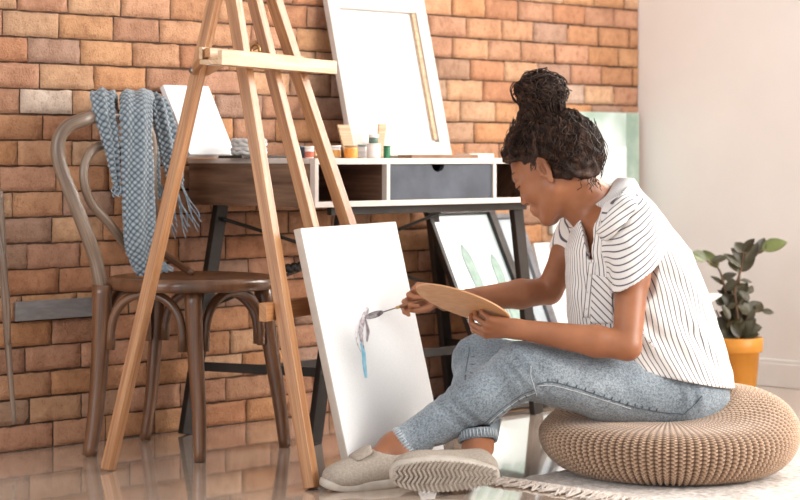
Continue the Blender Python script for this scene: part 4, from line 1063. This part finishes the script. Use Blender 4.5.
def hdisp(X, Y, Z):
    a = (0.0035*np.sin(X*150+2*np.sin(Z*60))*np.sin(Y*130+Z*110)+0.003*np.sin(Z*170+X*90+2*np.sin(Y*90)))
    return a+0*X*Y*Z
Hf.displace(hdisp)
hair = field_obj('hair', Hf, M['hair'], woman, smooth=1)
r = random.Random(21)
def head_surface(d, extra=0.0):                        # point on the hair mass in direction d (head frame)
    c = Vector((-.024, 0, .030)); d = Vector(d).normalized(); t = 0.16
    while t > 0.02:
        p = c+d*t
        if Hf.sample(hp_(*p)) < 0: return hp_(*(p+d*(extra)))
        t -= 0.002
    return None
mb = MB()
for i in range(520):                                   # wavy locks combed from the hairline up to the knot
    az = r.uniform(0, 2*PI); front = math.cos(az)
    el0 = -0.75 if front < -0.2 else lerp(-0.25, 0.42, (front+0.2)/1.2); el0 += r.uniform(-.08, .9)
    el1 = r.uniform(0.85, 1.25) if r.random() < .6 else el0+0.6
    P = []; ph = r.uniform(0, 6); n = 20; am = r.uniform(.04, .14); ex = r.uniform(-.001, .006)
    for k in range(n):
        t = k/(n-1); el = lerp(el0, el1, t); a = az+am*math.sin(t*11+ph)
        d = Vector((math.cos(el)*math.cos(a), math.cos(el)*math.sin(a), math.sin(el))); P.append(head_surface(d, ex*math.sin(PI*t)+.0008+.0015*math.sin(t*14+ph)))
    best = []; cur = []
    for q in P+[None]:
        if q is None:
            if len(cur) > len(best): best = cur
            cur = []
        else: cur.append(q)
    if len(best) > 4: mb.tube(best, r.uniform(.0010, .0019), 4, cap=False)
build('hair_locks', mb, M['hair'], hair)['kind'] = 'stuff'
mb = MB()
for i in range(330):                                   # curls wound round the bun
    a0 = Vector((r.gauss(0, 1), r.gauss(0, 1), r.gauss(0, 1))).normalized(); ax = Vector((r.gauss(0, 1), r.gauss(0, 1), r.gauss(0, 1))); ax = (ax-a0*ax.dot(a0)).normalized()
    P = []; n = 14; span = r.uniform(.5, 1.4); ph = r.uniform(0, 6); R0 = r.uniform(.97, 1.08) if r.random() < .8 else r.uniform(1.08, 1.22); q = r.uniform(5, 10); w_ = r.uniform(.03, .09)
    b = ax.cross(a0)
    for k in range(n):
        t = k/(n-1)*span; d = a0*math.cos(t)+b*math.sin(t)+ax*(w_*math.sin(q*t+ph)); rad = R0+w_*.9*math.cos(q*t+ph)
        P.append(BUN+Vector((d.x*.063, d.y*.056, d.z*.051))*rad)
    mb.tube(P, r.uniform(.0009, .0018), 4, cap=False)
bun = build('hair_bun', mb, M['hair'], hair)
mb = MB()
def loose(p0, p1, bow, amp, n=26, w_=.0010):
    p0, p1 = Vector(p0), Vector(p1); ph = r.uniform(0, 6); P = []
    for k in range(n):
        t = k/(n-1); P.append(p0.lerp(p1, t)+Vector(bow)*math.sin(PI*t)+Vector((math.sin(t*15+ph), math.cos(t*15+ph)*.7, math.sin(t*12+ph)*.5))*amp*(0.3+t*.7))
    mb.tube(P, w_, 4, cap=False)
for i in range(16): loose(V(594+r.uniform(-5, 4), 124+r.uniform(-6, 8), 5.08+r.uniform(-.03, .03)), V(598+r.uniform(-12, 4), 176+r.uniform(-8, 5), 5.07+r.uniform(-.03, .03)), (r.uniform(.008, .034), 0, 0), .002)
for i in range(30): loose(V(516+r.uniform(-3, 5), 122+r.uniform(-6, 10), 5.05+r.uniform(-.03, .05)), V(512+r.uniform(-4, 4), 150+r.uniform(-5, 6), 5.05+r.uniform(-.03, .04)), (r.uniform(-.018, -.002), 0, 0), .004)
for i in range(10): loose(V(533, 135+r.uniform(-5, 5), 5.0), V(533+r.uniform(-6, 3), 168+r.uniform(-5, 4), 4.995), (.004, -.002, 0), .003)
for i in range(24): loose(V(590+r.uniform(-12, 8), 168+r.uniform(-6, 6), 5.06+r.uniform(-.04, .03)), V(590+r.uniform(-14, 16), 186+r.uniform(-5, 6), 5.06+r.uniform(-.04, .03)), (.006, 0, 0), .004)
build('loose_curls', mb, M['hair'], hair)['kind'] = 'stuff'

# jeans
J = Field((-0.05, 4.70, 0.02), (0.94, 5.42, 0.46), 0.0036)
J.add(ell(V(690, 394, 5.11), (.093, .165, .085)), .02)
J.add(ell(V(697, 401, 5.04), (.078, .072, .078)), .03); J.add(ell(V(697, 401, 5.19), (.078, .072, .078)), .03)
J1 = None
for Hh, K, A_, rr in ((HIPN, KNN, ANN, (.090, .083, .068, .064, .062, .040)), (HIPF, KNF, ANF, (.095, .080, .068, .069, .066, .046))):
    m = Hh.lerp(K, .45)-Vector((0, 0, .004)); J.add(rc(Hh, m, rr[0], rr[1]), .04); J.add(rc(m, K, rr[1], rr[2]), .03)
    m2 = K.lerp(A_, .35)-Vector((0, 0, .004)); J.add(rc(K, m2, rr[3], rr[4]), .025); J.add(rc(m2, A_, rr[4], rr[5]), .03)
    if J1 is None: J1 = J.D.copy(); J.D[:] = .06; J.add(ell(V(690, 394, 5.13), (.09, .14, .082)), .02)
J.D = smin(J1, J.D, .003).astype(np.float32)
def jdisp(X, Y, Z):
    out = 0*X*Y*Z
    for c, axis, a, fr, R_ in ((KNN, (0.9, 0, .5), .0045, 130, .11), (KNN.lerp(ANN, .5), (.7, 0, .7), .003, 110, .12), (KNN.lerp(HIPN, .45), (.8, 0, .55), .0030, 90, .12), (KNF, (.2, .8, .6), .004, 140, .10), (V(690, 395, 4.95), (.8, 0, -.6), .0035, 130, .09), (V(640, 370, 4.95), (.5, 0, -.9), .002, 110, .08), (ANN, (.8, 0, -.6), .0022, 170, .09)):
        ax = Vector(axis).normalized(); dx, dy, dz = X-c.x, Y-c.y, Z-c.z
        w = np.exp(-(dx**2+dy**2+dz**2)/(R_*.6)**2); s = dx*ax.x+dy*ax.y+dz*ax.z
        out = out+a*w*np.sin(s*fr+3*np.sin(dx*22+dz*31))
    return out
J.displace(jdisp)
cutA = ANN.lerp(KNN, 0.035); J.cut_plane(cutA, ANN-KNN, .12)
cutB = ANF+Vector((0, 0, .012)); J.cut_plane(cutB, (0.10, -.30, -1), .11)
for (pt, ax, rad) in ((cutA, (ANN-KNN).normalized(), .034), (cutB, Vector((.10, -.30, -1)).normalized(), .036)):
    J.sub(rc(pt-ax*.014, pt+ax*.03, rad, rad), .003)
def denim():
    t = NT('light_blue_denim'); v = t.coord('Object'); f = t.noise(v, 6, 4, .5); f2 = t.noise(v, 210, 3, .8); f3 = t.noise(t.coord('Object', (30, 30, 300)), 1.0, 2)
    c = t.ramp(f, [(0.3, '7B858D'), (0.5, '98A2AA'), (0.70, 'BAC3CA')])
    c = t.mix(.75, c, t.ramp(f2, [(0.36, '7C8287'), (0.60, 'FFFFFF')]), 'MULTIPLY')
    t.l(c, t.b.inputs['Base Color']); t.set(.85, sheen=.15, spec=.3)
    m = t.n('ShaderNodeMath', operation='ADD'); t.l(f2, m.inputs[0]); t.l(f3, m.inputs[1]); t.bump(m.outputs[0], .35, .0015); return t.m
M['denim'] = denim()
jeans = field_obj('jeans', J, M['denim'], woman, smooth=2)
def seam(F, px, parent, mat, rad=.0013, name='seam', off=0.0006, n=8):
    pts = [F.hit(x, y, off) for x, y in px]; pts = [p for p in pts if p is not None]
    if len(pts) < 3: return
    mb = MB(); mb.tube(catmull(pts, 3), rad, 6); return build(name, mb, mat, parent)
def dense(P, n=6): return [(p.x, p.z) for p in catmull([Vector((a, 0, b)) for a, b in P], n)]
dk = mottled('dark_seam', '474F57', '5D666E', 60, .9); lt = mottled('pale_thread', 'B9BDBF', 'D0D3D4', 60, .9)
for P in ([(537, 384), (552, 382), (576, 388), (600, 396), (631, 406), (660, 412), (684, 414)], [(534, 390), (520, 396), (500, 410), (484, 424), (466, 438), (450, 448)],
          [(470, 347), (468, 358), (466, 370), (465, 380)], [(684, 414), (694, 405), (702, 396)]):
    seam(J, dense(P), jeans, dk)
for P in ([(531, 366), (531, 376), (534, 386), (537, 396)], [(538, 386), (552, 385.5), (576, 391.5), (600, 399), (631, 409)], [(535, 393), (520, 399), (502, 412), (486, 426)]):
    seam(J, dense(P), jeans, lt, .0009)
for P in ([(540, 384), (552, 383), (576, 389), (600, 397), (631, 407), (660, 413)], [(532, 391), (520, 397), (500, 411), (484, 425)], [(472, 348), (470, 362), (469, 380)]):
    Q = catmull([Vector((a, 0, b)) for a, b in P], 8); mb = MB(); acc = 0        # puckered dark dashes beside the seam
    for i in range(1, len(Q)):
        acc += (Q[i]-Q[i-1]).length
        if acc > 7:
            acc = 0; T = (Q[i]-Q[i-1]).normalized(); a_, b_ = J.hit(Q[i].x+T.z*.5, Q[i].z-T.x*1.0, .0002), J.hit(Q[i].x+T.z*4.5, Q[i].z-T.x*4.5, .0002)
            if a_ and b_: mb.tube([a_, a_.lerp(b_, .5)+Vector((0, -.0006, 0)), b_], [.0012, .0020, .0008], 5)
    if mb.v: build('seam_puckers', mb, dk, jeans)['kind'] = 'stuff'
# turned hem with stitches
def cuff(pt, ax, rad, rr):
    ax = Vector(ax).normalized(); R_ = basis(ax, (0, 0.2, 1)); mb = MB(); ring = []
    for h_ in (-.026, -.024, -.002, .0, -.001): pass
    prof = [(rad+.0005, -.024), (rad+.0045, -.024), (rad+.005, -.012), (rad+.0045, .001), (rad+.001, .002), (rad-.003, .0), (rad-.004, -.012)]
    vs = [[pt+R_.col[0]*z+(R_.col[1]*math.cos(a)+R_.col[2]*math.sin(a))*q for (q, z) in prof] for a in [2*PI*i/40 for i in range(40)]]
    mb.grid(vs, closed_u=True); c = build('hem', mb, M['denim'], jeans); mb = MB()
    for i in range(34):
        a = 2*PI*i/34; q = rad+.0058; d = (R_.col[1]*math.cos(a)+R_.col[2]*math.sin(a)); mb.tube([pt+R_.col[0]*-.020+d*q, pt+R_.col[0]*-.003+d*q], .0011, 4)
    build('stitching', mb, lt, c)
cuff(cutA, ANN-KNN, .0385, .036)
cuff(cutB+Vector((0, 0, .003)), (.10, -.30, -1), .042, .04)

# shirt
tab = [(178, 618, 634, .045), (190, 603, 641, .065), (205, 586, 655, .130), (222, 574, 668, .165), (250, 565, 690, .172), (290, 566, 707, .170), (330, 568, 719, .180), (350, 578, 726, .192), (370, 596, 731, .200), (396, 630, 735, .203)]
tz_ = np.array([CAM_H-(q[0]-PY0)*5.12/FPX for q in tab])[::-1]; tx0 = np.array([(q[1]-PX0)*5.12/FPX for q in tab])[::-1]; tx1 = np.array([(q[2]-PX0)*5.12/FPX for q in tab])[::-1]; try_ = np.array([q[3] for q in tab])[::-1]
S = Field((0.36, 4.82, 0.14), (0.90, 5.46, 0.78), 0.0036)
def slices(X, Y, Z):
    cx_ = np.interp(Z, tz_, (tx0+tx1)/2); rx = np.interp(Z, tz_, (tx1-tx0)/2); ry = np.interp(Z, tz_, try_)
    dx, dy = (X-cx_)/rx, (Y-5.12)/ry; k_ = (np.abs(dx)**2.3+np.abs(dy)**2.3)**(1/2.3)
    d = (k_-1)*np.minimum(rx, ry)*0.85
    return np.maximum(d, np.maximum(Z-tz_[-1], tz_[0]-Z))
S.add((slices, [0.36, 4.85, tz_[0]], [0.90, 5.40, tz_[-1]]), .001)
hemN, hemNd = V(640, 278, 4.88), Vector((.52, .10, -.84)).normalized()
S.add(rc(V(631, 218, 4.99), V(640, 300, 4.90), .062, .071), .03)
S.add(rc(V(586, 216, 5.26), V(566, 262, 5.34), .058, .060), .03)
SL = S.D.copy()
# near sleeve: trim only the sleeve volume below the hem, keep the trunk
Tf = Field((0.36, 4.82, 0.14), (0.90, 5.46, 0.78), 0.0036); Tf.add((slices, [0.36, 4.85, tz_[0]], [0.90, 5.40, tz_[-1]]), .001)
X, Y, Z = S.P((slice(None),)*3)
def half(pt, n): n = Vector(n).normalized(); return (X-pt.x)*n.x+(Y-pt.y)*n.y+(Z-pt.z)*n.z
hemF, hemFd = V(564, 262, 5.34), Vector((-.72, .25, -.65)).normalized()
hN, hF = half(hemN, hemNd), half(hemF, hemFd)
cut = np.minimum(np.where(hN > 0, 1, 0)+np.where(hF > 0, 1, 0), 1)
S.D = np.where((hN > 0) & (hF <= 0.0), np.maximum(S.D, np.minimum(Tf.D, 0.06)), S.D)
S.D = np.where((hF > 0), np.maximum(S.D, Tf.D), S.D).astype(np.float32)
S.D = np.where((hN > -.006) & (hN <= 0), S.D, S.D)
# hollow the sleeve mouths
upN = -hemNd
ax_ = V(640, 300, 4.90)-V(631, 218, 4.99); hc_ = V(631, 218, 4.99)+ax_*(((hemN-V(631, 218, 4.99)).dot(hemNd))/ax_.dot(hemNd)); S.sub(rc(hc_-ax_.normalized()*.025, hc_+ax_.normalized()*.03, .057, .060), .003)
S.sub(rc(hemF-hemFd*.02, hemF+hemFd*.03, .048, .052), .004)
# neck opening and front slit
S.sub(rc(hp_(-.02, 0, -.05), V(601, 205, 5.13), .062, .060), .006)
sp = [(S.hit(x, y), q) for x, y, q in ((590, 214, .034), (592, 226, .026), (592, 240, .018), (591, 252, .010), (590, 264, .004))]
sp = [q for q in sp if q[0] is not None]; ya, yb = sp[0][0].y, sp[-1][0].y
sp = [(V(PX0+p.x/p.y*FPX, PY0+(CAM_H-p.z)/p.y*FPX, lerp(ya, yb, i/(len(sp)-1))-.004), q) for i, (p, q) in enumerate(sp)]
for (a, ra), (b, rb) in zip(sp, sp[1:]): S.sub(rc(a, b, ra, rb), .006); S.sub(rc(b, b+Vector((.012, .075, 0)), rb, rb*.8), .003); S.sub(rc(a.lerp(b, .5), a.lerp(b, .5)+Vector((.012, .075, 0)), (ra+rb)/2, (ra+rb)*.4), .003)
def sdisp(X, Y, Z):
    out = 0*X*Y*Z
    for px, py, Yc, ax, a, fr, R_ in ((585, 300, 4.95, (1, 0, .25), .0030, 75, .12), (650, 335, 4.95, (.8, 0, .5), .0045, 80, .09), (690, 340, 4.97, (.9, 0, .4), .004, 95, .08), (690, 270, 5.0, (.9, 0, .3), .0035, 55, .12), (640, 245, 4.93, (.5, 0, .85), .0026, 90, .07)):
        c = V(px, py, Yc); ax = Vector(ax).normalized(); dx, dy, dz = X-c.x, Y-c.y, Z-c.z
        w = np.exp(-(dx**2+dy**2+dz**2)/R_**2); s = dx*ax.x+dz*ax.z; out = out+a*w*np.sin(s*fr+2.2*np.sin(dz*17+dx*9))
    return out+.0012*np.sin(X*60+3*np.sin(Z*25))*np.sin(Z*45+Y*30)
S.displace(sdisp)
# hem line falling to the back
S.cut_plane(V(690, 382, 4.95), (-.21, 0, -1), .40)
def st_phase(v):                                       # stripe coordinate in metres: round the trunk, along the sleeve
    x, y, z = v[:, 0], v[:, 1], v[:, 2]
    cx_ = np.interp(z, tz_, (tx0+tx1)/2); rx = np.interp(z, tz_, (tx1-tx0)/2); ry = np.interp(z, tz_, try_)
    ang = np.arctan2((y-5.12)/ry, (x-cx_)/rx); trunk = (ang+PI/2); trunk = np.where(trunk > PI*0.98, trunk-2*PI, trunk)*.172
    a, b = np.array(V(631, 212, 4.995)), np.array(V(641, 285, 4.905)); ab = (b-a); L_ = np.linalg.norm(ab); ab /= L_
    t = (v-a)@ab; rel = v-a-t[:, None]*ab; rad = np.linalg.norm(rel, axis=1)
    sl = (y < 5.02) & (t > -.10) & (rad < .10) & (slices(x, y, z) > .0035)
    an = np.array([-.42, .0, .9]); ph = -((v-a)@np.array([.50, .25, -.83]))
    return np.where(sl, ph*1.0+.3, trunk)
def shirt_mat():
    t = NT('striped_cotton'); a = t.n('ShaderNodeAttribute', attribute_name='stripe')
    v = t.coord('Object'); f = t.noise(v, 120, 3)
    m0 = t.n('ShaderNodeMath', operation='MULTIPLY'); t.l(a.outputs['Fac'], m0.inputs[0]); m0.inputs[1].default_value = 1/0.0118
    fr = t.n('ShaderNodeMath', operation='FRACT'); t.l(m0.outputs[0], fr.inputs[0])
    s = t.n('ShaderNodeMath', operation='SUBTRACT'); t.l(fr.outputs[0], s.inputs[0]); s.inputs[1].default_value = .5
    ab = t.n('ShaderNodeMath', operation='ABSOLUTE'); t.l(s.outputs[0], ab.inputs[0])
    c = t.ramp(ab.outputs[0], [(0.0, '56525A'), (0.085, '67636B'), (0.125, 'E6E1DD'), (1, 'EDE9E6')])
    t.l(c, t.b.inputs['Base Color']); t.set(.85, spec=.25, sheen=.1); t.bump(f, .35, .002)
    t.b.inputs['Subsurface Weight'].default_value = .0
    return t.m
M['shirt'] = shirt_mat()
shirt = field_obj('shirt', S, M['shirt'], woman, smooth=2, attr={'stripe': st_phase})
def patch(F, grid_px, parent, name, mat, stripe, off=.003, th=.0025):
    rows = []; st = []
    for row in grid_px:
        rr = []
        for (x, y) in row:
            p = F.hit(x, y, off); rr.append(p)
        rows.append(rr)
    for i in range(len(rows)):
        for j in range(len(rows[0])):
            if rows[i][j] is None:
                c = [rows[a][b] for a in range(len(rows)) for b in range(len(rows[0])) if rows[a][b] is not None]
                rows[i][j] = V(grid_px[i][j][0], grid_px[i][j][1], sum(q.y for q in c)/len(c))
    mb = MB(); mb.grid(rows, uvf=None); nv = len(mb.v); o = build(name, mb, mat, parent)
    a = o.data.attributes.new('stripe', 'FLOAT', 'POINT'); a.data.foreach_set('value', [stripe(*grid_px[i][j])*0.00256 for i in range(len(rows)) for j in range(len(rows[0]))])
    s_ = o.modifiers.new('solid', 'SOLIDIFY'); s_.thickness = th; s_.offset = 0
    md = o.modifiers.new('smooth', 'SMOOTH'); md.iterations = 2
    return o
def quad(a, b, c, d, n=14, m=14):                      # bilinear grid: a-b across the top, d-c across the bottom
    return [[(lerp(lerp(a[0], b[0], i/n), lerp(d[0], c[0], i/n), j/m), lerp(lerp(a[1], b[1], i/n), lerp(d[1], c[1], i/n), j/m)) for j in range(m+1)] for i in range(n+1)]
patch(S, quad((592, 274), (612, 278), (613, 324), (590, 324)), shirt, 'pocket', M['shirt'], lambda x, y: x*.62-y*.60)
patch(S, quad((589, 262), (596, 262), (590, 318), (582, 318), 5, 14), shirt, 'placket', M['shirt'], lambda x, y: x*1.0+y*.1)
for x, y in ((591, 275), (588, 292), (587, 309)):
    p = S.hit(x, y, .005); mb = MB()
    if p: mb.lathe(p, [(.0005, -.001), (.0035, -.001), (.0038, .0005), (.0005, .001)], 12, Matrix.Rotation(PI/2, 3, 'X'))
    if p: build('button', mb, mottled('pale_buttons', 'CFC8C2', 'E2DCD6', 9, .3), shirt)
# collar leaves: curved strips of cloth round the neck opening
def collar(rows, name):
    g = []; st = []
    for k, (a, b) in enumerate(rows):
        pa, pb = V(*a), V(*b); g.append((pa, pb))
    A_ = catmull([q[0] for q in g], 6); B_ = catmull([q[1] for q in g], 6); n = 8; P = []
    for pa, pb in zip(A_, B_):
        P.append([pa.lerp(pb, j/n)+Vector((0, -.006*math.sin(PI*j/n), .003*math.sin(PI*j/n))) for j in range(n+1)])
    mb = MB(); mb.grid(P); o = build(name, mb, M['shirt'], shirt)
    L_ = [0.0]
    for i in range(1, len(P)): L_.append(L_[-1]+((A_[i]-A_[i-1]).length+(B_[i]-B_[i-1]).length)/2)
    a = o.data.attributes.new('stripe', 'FLOAT', 'POINT'); a.data.foreach_set('value', [L_[i]*.35+(P[i][j]-P[i][0]).length*.9 for i in range(len(P)) for j in range(n+1)])
    s_ = o.modifiers.new('solid', 'SOLIDIFY'); s_.thickness = .003; s_.offset = 0; return o
cin = [(627, 187), (621, 194), (613, 205), (604, 219), (597, 230), (596, 233)]; cout = [(641, 192), (638, 204), (630, 217), (619, 230), (608, 240), (601, 239)]
oy = [S.hit(x, y) for x, y in cout]; oy = [(5.02 if q is None else q.y) for q in oy]; oy = [min(q, 5.06) for q in oy]
collar([((628, 187, 5.16), (640, 190, 5.15))]+[((a[0], a[1], y_-.014+.030*(1-.15*i)), (b[0], b[1], y_-.017)) for i, (a, b, y_) in enumerate(zip(cin, cout, oy))], 'collar')
collar([((628, 187, 5.16), (641, 192, 5.14)), ((612, 190, 5.21), (622, 196, 5.24)), ((592, 203, 5.22), (594, 214, 5.26)), ((578, 216, 5.17), (570, 226, 5.18)), ((582, 232, 5.08), (574, 236, 5.10))], 'collar')

# shoes
def outline(n=40, L=.262, w=.047):
    P = []
    for i in range(n):
        a = 2*PI*i/n; x = math.cos(a); y = math.sin(a)
        xx = (x*.5+.5)*L-.010; ww = w*(0.84+0.17*x-0.10*math.cos(2*a)); P.append((xx, math.copysign(abs(y)**.62, y)*ww))
    return P
M['shoe'] = mottled('grey_beige_canvas', '978A7D', 'A99D90', 200, .85, bump=.2)
M['sole'] = mottled('pale_rubber', 'B3A89C', 'C2B8AC', 40, .6)
M['tread'] = mottled('grey_tread', 'A0958A', 'B3A89D', 40, .65)
def shoe(heel, d, up, name, tread=False, tab=True):
    R_ = basis(d, up); x, y, z = R_.col[0], R_.col[1], R_.col[2]
    def p(a, b, c): return heel+x*a+y*b+z*c
    root = Vector(p(.12, 0, .01))
    F = Field(p(.12, 0, .05)-Vector((.19, .17, .13)), p(.12, 0, .05)+Vector((.19, .17, .13)), .0032)
    F.add(ell(p(.185, 0, .030), (.062, .046, .034), R_), .01); F.add(ell(p(.120, 0, .040), (.075, .041, .040), R_), .03)
    F.add(ell(p(.035, 0, .042), (.048, .037, .050), R_), .03); F.add(rc(p(.03, 0, .07), p(.10, 0, .06), .026, .028), .02)
    F.sub(ell(p(.050, 0, .090), (.062, .0265, .052), R_), .004)
    F.cut_plane(p(.12, 0, .014), -z, .2)
    sh = field_obj(name, F, M['shoe'], woman, smooth=2)
    mb = MB(); O = outline(); rings = []
    for (h_, s_) in ((-.002, .86), (.000, .95), (.004, 1.0), (.014, 1.0), (.020, .985), (.022, .95)):
        rings.append([p(.121+(a-.121)*s_, b*s_, h_+.006*max(0, (a-.2)/.05)**2) for a, b in O])
    cols = [[rg[i] for rg in rings] for i in range(len(O))]; mb.grid(cols, closed_u=True, flip=True)
    mb.add([q for q in rings[0]], [tuple(range(len(O)))], [[(a, b) for a, b in O]], False); mb.add([q for q in rings[-1]], [tuple(reversed(range(len(O))))], [[(a, b) for a, b in reversed(O)]], False)
    so = build('sole', mb, M['sole'], sh)
    if tread:
        mb = MB()
        for k in range(22):
            a = .004+k*.0112
            ww = .047*(0.84+0.17*((a+.01)/.131-1)-.10*math.cos(2*math.acos(max(-1, min(1, (a+.01)/.131-1)))))*max(0, 1-((a+.01)/.131-1)**2)**.31*.90
            if ww < .01: continue
            n = 4; pts = []
            for j in range(n+1):
                v_ = -1+2*j/n; pts.append(p(a+(.0055 if j % 2 else -.0045), v_*ww, -.0028+.006*max(0, (a-.2)/.05)**2))
            for j in range(n): mb.beam(pts[j], pts[j+1], .0048, .0050, z)
        build('tread', mb, M['tread'], so)
    if tab:
        mb = MB(); P = []
        for i in range(13):
            a = (i/12-.5)*2; w_ = .026*math.sqrt(max(0, 1-a**4)); row = []
            for j in range(9):
                b = (j/8-.5)*2; row.append(p(.150-a*.024, b*max(w_, .001), .079-.009*b*b+(a+1)*.011-.004))
            P.append(row)
        mb.grid(P); o = build('tongue', mb, M['shoe'], sh); s_ = o.modifiers.new('s', 'SOLIDIFY'); s_.thickness = .004
    return p
shoe(SHA[0]+UPZ*.004, dA, (0.05, -.10, 1), 'shoe')
shoe(SHB_H+Vector((0, 0, .004)), dB, bz, 'shoe', tread=True, tab=False)

# ------------------------------------------------------------------ palette and painting knife
PLC = V(463, 304.5, 4.885)
pa = Vector((.945, -.03, -.325)).normalized(); pb = Vector((0.03, .90, -.43)); pb = (pb-pa*pb.dot(pa)).normalized(); pn = pa.cross(pb)
if pn.y > 0: pn = -pn
mb = MB(); n = 56; ang = [2*PI*i/n for i in range(n)]
ring = [PLC+pa*(.121*math.cos(a))+pb*(.083*math.sin(a)) for a in ang]
mb.prism(ring, -pn*.0045)
M['palette'] = mottled('palette_plywood', 'BF8C60', 'CA996D', 30, .5, stretch=(1, 1, 6))
pal_ = build('paint_palette', mb, M['palette'], bevel=.001, loc=PLC)
props(pal_, 'oval wooden paint palette held tilted in the woman\'s left hand', 'palette')
kt = on_canvas(364, 318, .002); kh = V(424, 299, 5.155)
kd = (kt-kh).normalized(); knife = thing('painting_knife', kh, 'thin painting knife with wooden handle, its blade touching the paint on the canvas', 'painting knife')
L_ = (kt-kh).length; kup = (UPZ-kd*kd.z).normalized()
mb = MB(); mb.tube([kh, kh+kd*.012, kh+kd*.045, kh+kd*.066, kh+kd*.072], [.004, .0058, .0055, .0042, .003], 14); build('handle', mb, wood('knife_handle', '5A3622', '7A4E33', '8F6242', .35, .3), knife)
mb = MB(); mb.tube([kh+kd*.070, kh+kd*.078], [.0042, .0036], 14); build('ferrule', mb, mottled('brass_ferrule', 'A9894E', 'C2A266', 30, .3, .9), knife)
mb = MB(); mb.tube([kh+kd*.078, kh+kd*.100, kh+kd*(L_-.052)], .0016, 8); build('shank', mb, mottled('steel_shank', '6E6B6A', '8C8988', 30, .3, .9), knife)
mb = MB(); P = []; sd = kd.cross(kup); b0 = L_-.052
for i in range(11):
    t = i/10; w_ = .0085*math.sin(PI*min(1, .12+t*.88))**.7 if t < 1 else .0004; P.append([kh+kd*(b0+.052*t)+kup*(w_*v)+sd*0.0004 for v in (-1, -.5, 0, .5, 1)])
mb.grid(P); o = build('blade', mb, mottled('paint_smeared_steel', '5F565A', 'B9B1B5', 60, .35, .5), knife); q = o.modifiers.new('s', 'SOLIDIFY'); q.thickness = .0012
